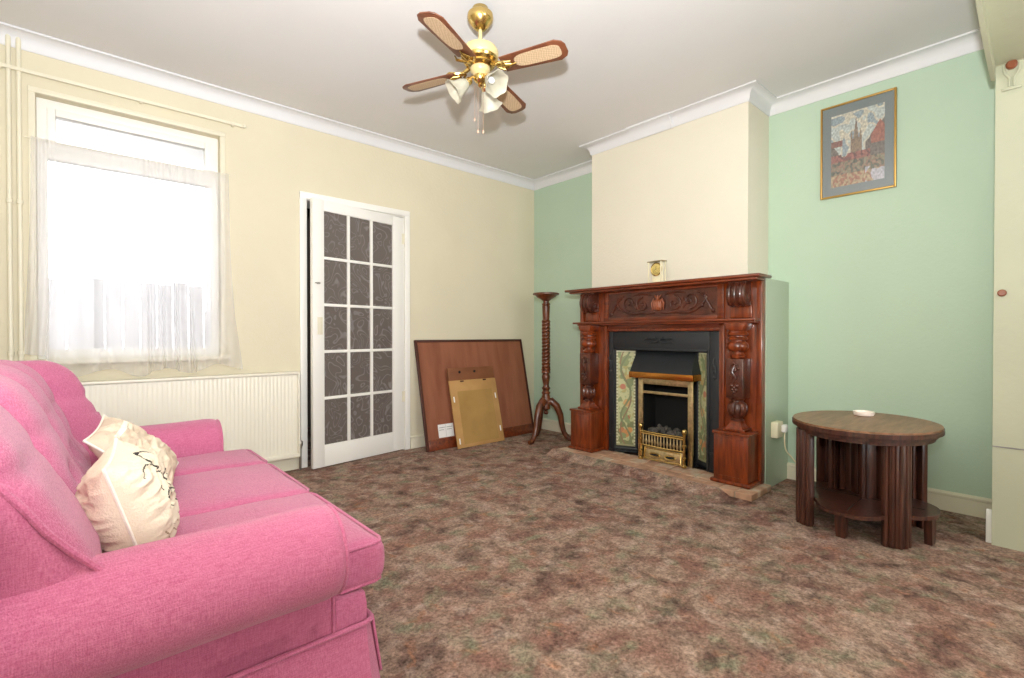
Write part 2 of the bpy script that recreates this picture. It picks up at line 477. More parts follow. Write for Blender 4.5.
# coving: concave profile
def cove_prof(s=1.0, dz=0):
    p = [(0, ZC-.086*s), (.006, ZC-.086*s), (.010, ZC-.078*s)]
    for i in range(7):
        a = i/6*pi/2
        p.append((.072*s - .060*s*cos(a), ZC-.072*s + .060*s*sin(a) - 0.0))
    p += [(.080*s, ZC-.012*s), (.080*s, ZC-.001), (0, ZC-.001)]
    return p
path = [(XL, YA), (XB, YA), (XB, CY1), (CX, CY1), (CX, CY0), (XB, CY0), (XB, NY1)]
b = new(); sweep(b, path, cove_prof()); struct('trim_1', b, M['coving'])
b = new(); sweep(b, [(CX-.004, 2.285), (CX-.004, 1.93)], [(d+.006, z-.004 if z < ZC-.01 else z) for d, z in cove_prof(1.03)]); struct('trim_2', b, M['coving'])
# skirting boards
sk = [(0,0), (.016,0), (.016,.085), (.021,.09), (.021,.10), (.012,.108), (0,.11)]
b = new(); sweep(b, [(XB, BY0), (XB, NY1)], sk); struct('baseboard_right', b, M['offwhite'])
b = new(); sweep(b, [(DX1+.055, YA), (XB, YA), (XB, BY1)], sk); struct('baseboard_back', b, M['offwhite'])
b = new(); sweep(b, [(XL, YA), (DX0-.05, YA)], sk); struct('baseboard_window', b, M['offwhite'])
# rounded white skirting stop block at the foot of the nib
b = new(); prism(b, [(3.262,0),(3.262,.12),(3.268,.145),(3.28,.158),(3.292,.145),(3.298,.12),(3.298,0)], 'y', NY1, NY1+.022, .003)
o = struct('trim_4', b, M['whiteplastic'])
# hairline board joint and wooden discs on the nib
b = new(); box(b, NX-.003, NX+.001, NY0, NY1, .468, .474)
struct('trim_5', b, M['fence'], smooth=False)
RY = Matrix.Rotation(-pi/2, 4, 'Y')
b = new(); lathe(b, [(.016,0),(.016,.012),(.012,.016)], (NX,.175,1.195), 24, RY)
tag(rebase(obj('wooden_knob', b, M['knobwood']), (NX,.175,1.195)), 'small round wooden knob at mid height on the pale wall end', 'knob')
t = thing('curtain_hook', 'white wishbone tie back plate with a brown wooden knob, high on the pale wall end', 'hook', (NX,.150,2.2))
b = new(); lathe(b, [(.02,0),(.02,.014),(.014,.019)], (NX-.006,.150,2.247), 24, RY); obj('knob', b, M['knobwood'], t)
b = new()
tube(b, [(NX-.005,.150+.028,2.252),(NX-.005,.150+.022,2.215),(NX-.005,.150+.008,2.19),(NX-.005,.150+.008,2.15)], .005, 8)
tube(b, [(NX-.005,.150-.028,2.252),(NX-.005,.150-.022,2.215),(NX-.005,.150-.008,2.19),(NX-.005,.150-.008,2.15)], .005, 8)
box(b, NX-.010, NX, .150-.032, .150+.032, 2.135, 2.15, .003)
box(b, NX-.006, NX, .150-.022, .150+.022, 2.225, 2.262, .002)
obj('back_plate', b, M['nib'], t)
# cornice bead where the nib meets the arch
b = new(); box(b, NX-.012, NX, NY0, NY1+.004, 2.262, 2.276, .003); struct('trim_6', b, M['offwhite'])

# pipes in the left corner
for i, (x, r) in enumerate(((-.268, .011), (-.229, .011))):
    b = new(); tube(b, [(x, YA-.016, 0), (x, YA-.016, ZC)], r, 12)
    lathe(b, [(.014,0),(.017,.004),(.017,.014),(.013,.018)], (x, YA-.016, ZC-.02), 14)
    for z in (1.72, .9): lathe(b, [(r,-.012),(r+.003,-.010),(r+.003,.010),(r,.012)], (x, YA-.016, z), 14)
    tag(rebase(obj('heating_pipe', b, M['offwhite']), (x, YA-.016, 0)), ['painted vertical heating pipe at the left photo edge, farther from the window',
        'painted vertical heating pipe nearest the window frame'][i], 'pipe', 'heating pipes in the corner')

# ------------------------------------------------------------------ window_1
w = thing('window_1', '', '', (.28, YA, WZ0)); del w['label']; del w['category']; w['kind'] = 'structure'
b = new()   # architrave moulding round the reveal
ap = [(WX0-.02, WZ0-.0), (WX0-.02, WZ1+.02), (WX1+.02, WZ1+.02), (WX1+.02, WZ0)]
box(b, WX0-.03, WX0, YA-.014, YA, WZ0, WZ1+.03, .003); box(b, WX1, WX1+.03, YA-.014, YA, WZ0, WZ1+.03, .003); box(b, WX0-.03, WX1+.03, YA-.018, YA, WZ1, WZ1+.03, .003)
obj('architrave', b, M['offwhite'], w)
yf0, yf1 = YA+.05, YA+.11
b = new()
box(b, WX0, WX0+.045, yf0, yf1, WZ0, WZ1, .004); box(b, WX1-.045, WX1, yf0, yf1, WZ0, WZ1, .004)
box(b, WX0+.04, WX1-.04, yf0, yf1, WZ1-.055, WZ1, .004); box(b, WX0+.04, WX1-.04, yf0, yf1, WZ0, WZ0+.055, .004)
box(b, WX0+.04, WX1-.04, yf0, yf1, 2.0, 2.06, .004)
# top light sash
for (x0,x1,z0,z1) in ((WX0+.043,WX0+.08,2.058,2.287),(WX1-.08,WX1-.043,2.058,2.287),(WX0+.08,WX1-.08,2.058,2.095),(WX0+.08,WX1-.08,2.245,2.287)):
    box(b, x0, x1, yf0-.012, yf1-.01, z0, z1, .004)
obj('window_frame', b, M['white'], w)
b = new(); box(b, WX0+.04, WX1-.04, YA+.075, YA+.079, WZ0+.05, 2.01); box(b, WX0+.07, WX1-.07, YA+.075, YA+.079, 2.09, 2.25)
obj('pane', b, M['window_glass'], w, smooth=False)
b = new(); box(b, WX0-.05, WX1+.05, YA-.06, YA+.06, WZ0-.03, WZ0+.002, .008, 3); obj('window_sill', b, M['offwhite'], w)

# curtain rail and net curtain
t = thing('curtain_rail', 'slim cream curtain rail above the window, with an end stop', 'curtain rail', (.3, YA-.03, 2.43))
b = new(); box(b, -.44, .86, YA-.032, YA-.022, 2.425, 2.445, .002); obj('track', b, M['offwhite'], t)
for x in (-.3, .3, .8):
    b = new(); box(b, x-.008, x+.008, YA-.024, YA, 2.42, 2.45, .002); obj('bracket', b, M['offwhite'], t)
b = new(); ball(b, (.868, YA-.027, 2.437), .013, seg=12); obj('end_stop', b, M['offwhite'], t)

t = thing('net_curtain', 'sheer white net curtain gathered on a wire across the window', 'curtain', (.28, YA-.03, 2.07))
b = new(); tube(b, [(-.21, YA-.022, 2.078), (.78, YA-.022, 2.078)], .004, 8); obj('curtain_wire', b, M['offwhite'], t)
b = new(); nx, nz_ = 220, 50
g = []
for i in range(nx+1):
    u = i/nx; col = []
    for j in range(nz_+1):
        v = j/nz_
        # gathers denser at both edges
        ph = 60*u + 14*sin(3.1*u*pi) + 5*noise.noise(V((u*6, v*1.2, 0)))
        amp = .006 + .012*v*(.5+.5*noise.noise(V((u*9, 3, 0)))) + .016*(v**2)*abs(sin(7*u))
        xx = -.185 + .957*u + v*v*(.035*(u-.5)*2) + .012*v*sin(ph*.5)
        if u > .93: xx += (u-.93)*v*v*.35
        hem = .775 + .035*noise.noise(V((u*5, 0, 5))) + .015*sin(u*23) 
        if u < .22: hem += (.22-u)*.55
        hem = max(hem, .748)
        z = 2.085*(1-v) + hem*v
        y = YA-.028 - amp*(1+sin(ph)) - .05*min(1, max(0, (v-.72)/.2))
        col.append(b.verts.new((xx, y, z)))
    g.append(col)
for i in range(nx):
    for j in range(nz_): b.faces.new((g[i][j], g[i+1][j], g[i+1][j+1], g[i][j+1]))
obj('net', b, M['sheer'], t, angle=180)

# outside: low garden wall/fence and post, pale in the glare
t = thing('garden_fence', 'pale washed out garden fence seen through the net curtain', 'fence', (.3, 7.2, 0))
b = new()
for i in range(46): box(b, -3.6+i*.16, -3.6+i*.16+.15, 7.2, 7.22, 0, (1.62 if i < 30 else 1.3)+.02*sin(i*2.3), .004)
obj('fence_boards', b, M['fence'], t, smooth=False)
for x in (-1.9, .05, 1.9):
    b = new(); box(b, x, x+.09, 7.1, 7.19, 0, 1.75 if x == .05 else 1.25, .006); obj('fence_post', b, M['fence'], t)
t = thing('television_aerial', 'rooftop television aerial in the top window light', 'aerial', (1.55, 9, 3.2))
b = new(); tube(b, [(1.55,9,0),(1.55,9,4.15)], .03, 8); obj('mast', b, M['fence'], t)
b = new(); tube(b, [(1.3,9,4.1),(1.95,9,4.1)], .022, 8)
for k in range(6): tube(b, [(1.35+k*.11,8.8,4.1),(1.35+k*.11,9.2,4.1)], .014, 6)
obj('antenna', b, M['fence'], t)
b = new(); box(b, -12, 12, 5.6, 40, -.15, -.05); struct('floor_garden', b, M['render_out'], smooth=False)

# ------------------------------------------------------------------ radiator
t = thing('radiator', 'long cream ribbed radiator under the window, behind the pink sofa', 'radiator', (.55, 3.66, .1))
RX0, RX1, RZ0, RZ1, RYf = -.36, 1.20, .125, .725, 3.665
b = new(); n = 62; pts = []
wd = (RX1-RX0-.03)/n
for i in range(n):
    x = RX0+.015+i*wd
    pts += [(x, 0), (x+wd*.25, -.003), (x+wd*.65, -.003), (x+wd*.9, 0)]
pts.append((RX1-.015, 0))
lo = []; hi = []
for (x, d) in pts:
    lo.append((b.verts.new((x, RYf+.012+d*.0, RZ0)), b.verts.new((x, RYf+.012+d, RZ0+.03)), b.verts.new((x, RYf+.012+d, RZ1-.035)), b.verts.new((x, RYf+.012, RZ1-.015))))
for a, c in zip(lo, lo[1:]):
    for k in range(3): b.faces.new((a[k], c[k], c[k+1], a[k+1]))
box(b, RX0, RX1, RYf+.020, YA-.03, RZ0, RZ1-.01, .003)
obj('panel', b, M['radiator'], t)
b = new(); box(b, RX0-.004, RX1+.004, RYf-.004, YA-.028, RZ1-.012, RZ1+.006, .005)
for i in range(60):
    pass
obj('top_grille', b, M['radiator'], t)
b = new(); box(b, RX0-.004, RX1+.006, RYf-.002, YA-.03, RZ0-.015, RZ0+.012, .005); obj('bottom_rail', b, M['radiator'], t)
b = new(); box(b, RX1-.006, RX1+.006, RYf-.002, YA-.03, RZ0, RZ1, .004); obj('side_panel', b, M['radiator'], t)
b = new(); tube(b, [(RX1+.02, RYf+.045, .005), (RX1+.02, RYf+.045, .17)], .009, 10); tube(b, [(RX1-.01, RYf+.045, .17), (RX1+.03, RYf+.045, .17)], .012, 10)
lathe(b, [(.014,0),(.017,.01),(.017,.035),(.011,.045)], (RX1+.022, RYf+.045, .175), 14); obj('valve', b, M['steel'], t)
for x in (-.1, .9):
    b = new(); box(b, x, x+.03, YA-.034, YA, .2, .66, .002); obj('wall_bracket', b, M['radiator'], t)

# ------------------------------------------------------------------ door
b = new()
ww = .05
box(b, DX0-ww, DX0, YA-.018, YA, 0, DZ1+ww, .005); box(b, DX1, DX1+ww, YA-.018, YA, 0, DZ1+ww, .005); box(b, DX0-ww, DX1+ww, YA-.0185, YA, DZ1, DZ1+ww, .005)
box(b, DX0, DX0+.006, YA, YA+T, 0, DZ1); box(b, DX1-.006, DX1, YA, YA+T, 0, DZ1); box(b, DX0, DX1, YA, YA+T, DZ1-.006, DZ1)
struct('trim_7', b, M['white'])
hinge = V((2.106, YA-.002, 0))
LW, LH, LT = .826, 2.005, .036
d = thing('door_1', '', '', hinge); del d['label']; del d['category']; d['kind'] = 'structure'
ang = math.atan2(.125, .812)
DM = Matrix.Translation(hinge) @ Matrix.Rotation(pi+ang, 4, 'Z')   # local +x from hinge to free edge
# in local coords: x 0..LW ; y = thickness (0..-LT is room side?) ; z
def dbox(b, x0, x1, y0, y1, z0, z1, bev=0): box(b, x0, x1, y0, y1, z0, z1, bev, mtx=DM)
GX0, GX1, GZ0, GZ1 = .110, .735, .170, 1.925
b = new(); y0, y1 = -.030, .006     # room side = +y after rotation by pi -> -Y world
y0, y1 = -LT+.006, .006
dbox(b, .0, GX0, y0, y1, .008, LH, .002); dbox(b, GX1, LW, y0, y1, .008, LH, .002)
dbox(b, GX0-.001, GX1+.001, y0, y1, .008, GZ0, .002); dbox(b, GX0-.001, GX1+.001, y0, y1, GZ1, LH, .002)
obj('door_leaf', b, M['white'], d)
b = new(); bw = .022
for i in (1, 2):
    x = GX0 + (GX1-GX0)*i/3; dbox(b, x-bw/2, x+bw/2, y0+.003, y1-.001, GZ0-.002, GZ1+.002, .004)
for i in range(1, 5):
    z = GZ0 + (GZ1-GZ0)*i/5; dbox(b, GX0-.002, GX1+.002, y0+.004, y1-.002, z-bw/2, z+bw/2, .004)
obj('glazing_bar', b, M['white'], d)
b = new(); dbox(b, GX0-.002, GX1+.002, -.014, -.010, GZ0-.002, GZ1+.002); obj('pane', b, M['obscure'], d, smooth=False)
b = new(); dbox(b, LW-.075, LW-.035, y1, y1+.004, 1.0, 1.13, .001); obj('lock_plate', b, M['offwhite'], d)
b = new(); dbox(b, LW-.05, LW-.03, y1, y1+.02, 1.375, 1.387, .002); tube(b, [DM@V((LW-.05,y1+.016,1.381)), DM@V((LW-.012,y1+.016,1.381))], .004, 8); obj('latch', b, M['steel'], d)
for z in (.42, 1.78):
    b = new(); tube(b, [DM@V((-.002,.010,z)), DM@V((-.002,.010,z+.09))], .006, 10); dbox(b, 0, .02, y1, y1+.002, z, z+.09); obj('hinge', b, M['offwhite'], d)

# ------------------------------------------------------------------ hearth
t = thing('brick_hearth', 'low worn brick hearth in front of the fireplace, half sunk in carpet', 'hearth', (3.15, 2.0, 0))
HY0, HY1, HX0 = 1.205, 2.80, 2.995
b = new(); box(b, HX0+.010, 3.296, HY0+.014, HY1-.014, 0, .034); obj('mortar_bed', b, M['mortar'], t, smooth=False)
b = new(); n = 15; hw = (HY1-HY0)/n
for i in range(n):
    y = HY0+i*hw
    box(b, HX0, HX0+.105+.01*(i % 2), y+.004, y+hw-.004, .001, .040+.003*random.random(), .005)
    box(b, HX0+.118+.01*(i % 2), 3.298, y+.004, y+hw-.004, .001, .040+.003*random.random(), .005)
obj('bricks', b, M['brick'], t, smooth=False)
HZ = .045
b = new(); prev = None          # carpet edge heaped against the hearth
for i in range(61):
    y = 1.33+(2.83-1.33)*i/60; e = .010*noise.noise(V((y*14, 0, 2))); k = min(1, i/3)
    c = [b.verts.new(p) for p in ((2.90+e, y, .0), (2.935+e, y, .016*k), (2.97+e, y, .034*k), (2.994+e*.5, y, .042*k), (2.999, y, .030*k), (2.999, y, 0))]
    if prev:
        for j in range(5): b.faces.new((prev[j], c[j], c[j+1], prev[j+1]))
    prev = c
struct('trim_8', b, M['carpet'])

# ------------------------------------------------------------------ mantelpiece
t = thing('fire_surround', 'carved mahogany mantelpiece with turned columns around the fireplace', 'mantelpiece', (3.2, 2.0, HZ))
PX = 3.262         # front of back panels
b = new()
box(b, 3.135, 3.338, 1.226, 2.835, 1.362, 1.382, .006)
box(b, 3.155, 3.30, 1.25, 2.80, 1.345, 1.363, .006)
obj('mantelshelf', b, M['mahogany_flat'], t)
IY0, IY1, IZ = 1.53, 2.47, 1.026
for (a, c) in ((1.25, IY0), (IY1, 2.752)):      # pilaster boards
    b = new(); box(b, PX, 3.299, a, c, HZ, 1.345, .002); obj('side_panel', b, M['mahogany'], t)
for (a, c) in ((1.25, 1.285), (2.715, 2.752)):
    b = new(); box(b, PX-.018, PX+.002, a, c, HZ, 1.345, .005); obj('moulding', b, M['mahogany'], t)
b = new()
for (a, c) in ((IY0-.035, IY0), (IY1, IY1+.035)): box(b, PX-.014, PX+.002, a, c, HZ, 1.08, .005)
box(b, PX-.012, PX+.002, IY0-.035, IY1+.035, IZ, IZ+.022, .004)
obj('moulding', b, M['mahogany'], t)
b = new(); box(b, PX, 3.299, IY0, IY1, IZ, 1.345, .002); obj('frieze', b, M['mahogany_flat'], t)
# recessed-looking carved field: raised frame round darker board
FYa, FYb, FZa, FZb = 1.545, 2.455, 1.135, 1.325
b = new()
box(b, PX-.014, PX, FYa-.045, FYa, 1.105, 1.345, .004); box(b, PX-.014, PX, FYb, FYb+.045, 1.105, 1.345, .004)
box(b, PX-.0142, PX, FYa, FYb, 1.105, FZa, .004); box(b, PX-.0142, PX, FYa, FYb, FZb, 1.345, .004)
obj('frieze_frame', b, M['mahogany_flat'], t)
b = new()
box(b, PX-.004, PX+.001, FYa, FYb, FZa, FZb)
X0 = PX-.004; yc, zc = 2.0, 1.232
def P(y, z, lift=.004): return (X0-lift, y, z)
def spiral(cy, cz, r0, turns, a0, sgn, n=26, r1=.006):
    out = []
    for i in range(n+1):
        k = i/n; a = a0+sgn*turns*2*pi*k; r = r0*(1-k)+r1*k
        out.append(P(cy+r*cos(a), cz+r*sin(a), .005))
    return out
for s in (-1, 1):
    tube(b, spiral(yc+s*.135, zc-.005, .058, 1.4, pi/2, -s), [.007*(1-.4*i/26) for i in range(27)], 8)
    tube(b, spiral(yc+s*.255, zc+.012, .060, 1.3, -pi/2, s), [.007*(1-.4*i/26) for i in range(27)], 8)
    tube(b, [P(yc+s*y, z) for y, z in ((.03,1.165),(.08,1.158),(.13,1.165),(.19,1.16),(.25,1.157),(.30,1.175),(.35,1.215),(.38,1.26),(.36,1.29),(.33,1.275))], [.006,.007,.008,.008,.008,.008,.008,.007,.006,.004], 8)
    tube(b, [P(yc+s*y, z) for y, z in ((.31,1.30),(.345,1.285),(.375,1.245),(.405,1.195),(.42,1.165))], [.004,.007,.008,.007,.006], 8)
    tube(b, [P(yc+s*y, z) for y, z in ((.06,1.30),(.09,1.305),(.16,1.31),(.22,1.30))], [.004,.007,.007,.003], 8)
    for (y, z, r) in ((.425,1.165,.014),(.345,1.205,.013),(.255,1.245,.011),(.135,1.228,.011)):
        ball(b, P(yc+s*y, z, .004), r, (.8,1,1), 12)
    for k in range(5):
        a = radians(40+k*25); cy, cz = yc+s*.20, 1.19
        tube(b, [P(cy, cz), P(cy+s*.03*cos(a), cz+.05*sin(a)), P(cy+s*.055*cos(a), cz+.08*sin(a))], [.003,.006,.003], 6)
obj('carved_frieze', b, M['carved'], t)
b = new()   # central pomegranate crest
def pm(a, z, k): return 1+.10*cos(8*a)
ball(b, P(yc, zc-.01, 0), .046, (.55, .82, 1), 20)
for k in range(5):
    y = yc+(k-2)*.014
    tube(b, [P(y, 1.185, .018-abs(k-2)*.004), P(y*1.0, zc, .028-abs(k-2)*.005), P(yc+(k-2)*.016, 1.262, .016-abs(k-2)*.004)], [.004,.0065,.004], 8)
for k in range(3): tube(b, [P(yc, 1.26, .01), P(yc+(k-1)*.018, 1.285, .012), P(yc+(k-1)*.028, 1.30, .006)], [.006,.006,.002], 8)
tube(b, [P(yc-.045,1.185,.006), P(yc-.05,1.235,.01), P(yc-.035,1.275,.006)], [.003,.007,.003], 8); tube(b, [P(yc+.045,1.185,.006), P(yc+.05,1.235,.01), P(yc+.035,1.275,.006)], [.003,.007,.003], 8)
obj('crest', b, mat('lighter carved mahogany', srgb(140,70,34), .35, 0, bump=.2, bscale=60, coat=.4), t)
# lower ledge
b = new(); box(b, 3.165, PX+.01, 1.262, 2.770, 1.088, 1.104, .005); box(b, 3.185, PX+.005, 1.27, 2.735, 1.074, 1.089, .005); obj('ledge', b, M['mahogany_flat'], t)
# columns, corbels, plinths
for (ya, yb) in ((1.272, 1.492), (2.508, 2.728)):
    ym = (ya+yb)/2
    b = new()
    box(b, 3.098, PX+.004, ya, yb, HZ+.022, .362, .003); box(b, 3.088, PX+.006, ya-.008, yb+.008, .36, .378, .005)
    box(b, 3.085, PX+.008, ya-.016, yb+.02, HZ-.001, HZ+.022, .006)
    box(b, 3.094, 3.10, ya+.028, yb-.028, HZ+.05, .335, .003)
    obj('plinth', b, M['mahogany'], t)
    cx = 3.198; R = .052
    col = new()
    box(col, cx-.062, PX+.001, ym-.066, ym+.066, .378, .395, .004)
    # curved pedestal
    lathe(col, [(.075,.395),(.072,.402),(.058,.412),(.048,.43),(.045,.445)], (cx,ym,0), 4, Matrix.Rotation(pi/4,4,'Z'))
    obj('pedestal', col, M['mahogany'], t)
    b = new()
    lathe(b, [(.036,.44),(.042,.446),(.036,.452),(.028,.458),(.030,.462),(.048,.475),(.059,.495),(.062,.517),(.059,.540),(.049,.557),(.034,.566),(.032,.572),(.040,.578),(.042,.585),(.036,.592)], (cx,ym,0), 40,
          mod=lambda a, z, k: 1-(.16*(1-abs(sin(4*a)))**2 if .465 < z < .562 else 0))
    obj('fluted_vase', b, M['carved'], t)
    b = new()
    box(b, cx-.05, PX+.001, ym-.056, ym+.056, .59, .845, .006)
    xf = cx-.05
    tube(b, [(xf-.002,ym-.02,.80),(xf-.006,ym,.815),(xf-.002,ym+.02,.80)], .006, 8)
    tube(b, [(xf,ym,.80),(xf-.006,ym+.012,.76),(xf-.004,ym-.012,.72),(xf-.004,ym+.006,.69)], [.004,.007,.007,.005], 8)
    tube(b, [(xf,ym,.80),(xf-.006,ym-.012,.765),(xf-.004,ym-.03,.78)], [.004,.006,.003], 8); tube(b, [(xf,ym,.74),(xf-.006,ym+.02,.72),(xf-.004,ym+.032,.74)], [.004,.006,.003], 8)
    for (dy, dz) in ((0,.66),(-.016,.672),(.016,.672),(-.01,.645),(.01,.645),(0,.63)): ball(b, (xf-.002, ym+dy, dz), .012, seg=10)
    obj('carved_block', b, M['carved'], t)
    b = new()
    lathe(b, [(.038,.845),(.046,.852),(.048,.862),(.040,.87),(.034,.88),(.032,.888),(.048,.893),(.062,.908),(.066,.926),(.060,.945),(.046,.955),(.044,.962),(.058,.966),(.061,.978),(.050,.986),(.050,.992),(.062,.997),(.065,1.008),(.056,1.016),(.054,1.022),(.058,1.03)], (cx,ym,0), 32)
    obj('turned_column', b, M['mahogany'], t)
    b = new(); prism(b, [(ym-.048,1.028),(ym+.048,1.028),(ym+.062,1.05),(ym+.066,1.075),(ym-.066,1.075),(ym-.062,1.05)], 'x', cx-.055, PX+.001, .003); obj('capital', b, M['mahogany'], t)
    # corbel: scroll bracket
    b = new()
    pr = []
    for i in range(13):
        a = pi/2+ i/12*pi*1.02
        pr.append((PX-.058+.052*cos(a)*1.15, 1.262+.074*sin(a)))
    pr = [(PX+.001, 1.345), (PX-.075, 1.345)] + pr[1:] + [(PX-.035, 1.186), (PX+.001, 1.19)]
    prism(b, pr, 'y', ym-.058, ym+.058, .004)
    for sy in (-.035, 0, .035):
        tube(b, [(x-.002, ym+sy, z) for x, z in pr[1:-2]], [.010]*(len(pr)-3), 8)
    for sy in (-.058, .058):
        lathe(b, [(.04,-.004),(.04,.004),(.03,.007),(.026,.004),(.012,.004),(.008,.009)], (PX-.05, ym+sy, 1.235), 20, Matrix.Rotation(-pi/2 if sy > 0 else pi/2, 4, 'X'))
    obj('corbel', b, M['carved'], t)
    b = new(); box(b, PX-.02, PX+.001, ym-.07, ym+.07, 1.108, 1.19, .006); obj('corbel_block', b, M['mahogany'], t)

# ------------------------------------------------------------------ cast iron insert
t = thing('fireplace_insert', 'black cast iron fireplace insert with floral tile strips and smoke hood', 'fireplace', (3.3, 2.0, HZ))
b = new()
IX = 3.275
box(b, IX, 3.299, IY0+.002, 1.612, HZ, IZ-.002, .003); box(b, IX, 3.299, 2.428, IY1-.002, HZ, IZ-.002, .003)
box(b, IX, 3.299, 1.612, 2.428, .885, IZ-.002, .003)
for y in (1.62, 2.42):
    box(b, IX-.006, IX+.004, y-.009, y+.009, HZ, .90, .003)
box(b, IX-.006, IX+.004, 1.61, 2.43, .878, .892, .003)
for (a, c) in ((IY0+.004, 1.608), (2.432, IY1-.004)):
    box(b, IX-.008, IX+.002, a, c, .17, .182, .003); box(b, IX-.008, IX+.002, a, c, HZ, HZ+.02, .003)
obj('iron_frame', b, M['iron'], t)
# ornaments
b = new()
for s in (-1, 1):
    tube(b, [(IX-.003, 2.0, .955), (IX-.006, 2.0+s*.03, .972), (IX-.005, 2.0+s*.065, .962), (IX-.005, 2.0+s*.10, .972), (IX-.004, 2.0+s*.135, .955)], [.006,.010,.006,.008,.003], 8)
    tube(b, [(IX-.003, 2.0, .955), (IX-.006, 2.0+s*.03, .94), (IX-.005, 2.0+s*.07, .935), (IX-.004, 2.0+s*.11, .94)], [.006,.009,.006,.003], 8)
ball(b, (IX-.004, 2.0, .957), .016, (.6,1,1), 12)
obj('ornament', b, M['iron'], t)
for y in (1.572, 2.45):
    b = new()
    for z in (.78, .74, .70):
        ball(b, (IX-.003, y, z), .013, (.6,1,1), 10)
    tube(b, [(IX-.002, y, .84), (IX-.006, y+.012, .81), (IX-.006, y-.010, .76), (IX-.004, y, .68)], [.004,.006,.006,.003], 8)
    obj('ornament', b, M['iron'], t)
# splayed tile cheeks
def tile_color(u, v):
    # u across 0..1, v up 0..1
    n1 = noise.noise(V((u*3, v*14, 1.3))); n2 = noise.noise(V((u*5+7, v*20, 4.2))); n3 = noise.noise(V((u*9, v*40, 8)))
    c = V(srgb(214,216,182)[:3])
    if u < .09 or u > .91 or v < .02 or v > .985:
        return srgb(232,232,214)[:3] if int(v*60) % 2 or (u > .04 and u < .96 and 0) else srgb(170,168,140)[:3]
    vine = .5 + .26*sin(v*13+.6)
    if abs(u-vine) < .055: return srgb(112,134,90)[:3]
    vine2 = .5 + .28*sin(v*9+3.2)
    if abs(u-vine2) < .04: return srgb(150,96,66)[:3]
    if n1 > .22: return srgb(142,164,116)[:3]
    for (fu, fv, r, cc) in ((.5,.13,.2,(226,150,60)),(.3,.16,.16,(214,120,50)),(.72,.17,.14,(232,170,84)),(.55,.45,.18,(226,176,110)),(.35,.62,.15,(208,112,92)),(.6,.3,.12,(190,84,60)),(.45,.88,.22,(150,168,110)),(.62,.72,.14,(222,190,120))):
        du = (u-fu); dv = (v-fv)*8.2
        if sqrt(du*du+dv*dv*.35) < r: return srgb(*cc)[:3]
    if v < .26 and n2 > .0: return srgb(120,132,66)[:3]
    if n2 > .28: return srgb(196,186,120)[:3]
    if n3 > .3: return srgb(180,196,160)[:3]
    return c[:]
def tile_soft(u, v):
    c = tile_color(u, v); g = srgb(230,230,212)
    return [c[i]*.5+g[i]*.5 for i in range(3)]
for k, (yo, yi) in enumerate(((1.614, 1.742), (2.426, 2.25))):
    xo, xi = 3.292, 3.368
    b = new()
    poly = [(xo, yo), (xi, yi), (xi+.012, yi), (xo+.012, yo)]
    prism(b, poly, 'z', HZ, .885)
    d = V((xi-xo, yi-yo, 0)); n = V((-abs(d.y), 0, 0))
    nn = V((d.y, -d.x, 0)).normalized()
    if nn.x > 0: nn = -nn
    # iron base & edge beads
    for q in (.03, .97):
        p = V((xo, yo, 0)) + d*q + nn*.004
        tube(b, [p+V((0,0,HZ)), p+V((0,0,.885))], .007, 8)
    p1 = V((xo, yo, HZ+.03)) + nn*.003; tube(b, [p1, p1+d], .014, 8)
    obj('splay_panel', b, M['iron'], t)
    o = V((xo, yo, .095)) + d*.10 + nn*.004
    paint_grid('tile_strip', o, d*.80, V((0,0,.775)), 36, 220, tile_soft, M['tile'], t)
# fireback
b = new()
box(b, 3.60, 3.62, 1.72, 2.24, .046, .9); box(b, 3.385, 3.62, 1.715, 1.735, .046, .9); box(b, 3.385, 3.62, 2.235, 2.255, .046, .9); box(b, 3.385, 3.62, 1.715, 2.255, .89, .91)
box(b, 3.375, 3.39, 1.74, 2.255, .66, .90)
box(b, 3.301, 3.62, 1.721, 2.219, HZ, HZ+.004)
obj('fireback', b, M['soot'], t, smooth=False)
# hood
b = new()
ht, hb = .868, .712
A = [(3.368, 1.752, ht), (3.345, 1.752, ht), (3.345, 2.245, ht), (3.368, 2.245, ht)]
B = [(3.368, 1.70, hb), (3.215, 1.712, hb), (3.215, 2.222, hb), (3.368, 2.25, hb)]
va = [b.verts.new(p) for p in A]; vb = [b.verts.new(p) for p in B]
for i in range(4): b.faces.new((va[i], va[(i+1)%4], vb[(i+1)%4], vb[i]))
b.faces.new(va); b.faces.new(vb)
obj('smoke_hood', b, M['iron'], t, smooth=False)
b = new()
box(b, 3.210, 3.222, 1.706, 2.228, .668, .714, .004); box(b, 3.215, 3.368, 1.700, 1.712, .668, .714, .003); box(b, 3.215, 3.368, 2.219, 2.231, .668, .714, .003)
obj('hood_lip', b, M['copper'], t)
b = new()
bx0, bx1 = 3.285, 3.303
box(b, bx0, bx1, 1.738, 1.776, HZ, .668, .003); box(b, bx0, bx1, 2.150, 2.192, HZ, .668, .003); box(b, bx0, bx1, 1.776, 2.150, .618, .668, .003)
obj('brass_frame', b, M['dull_brass'], t)
b = new(); box(b, bx0+.002, bx1, 1.776, 2.150, .545, .566, .003); obj('draught_bar', b, M['dull_brass'], t)

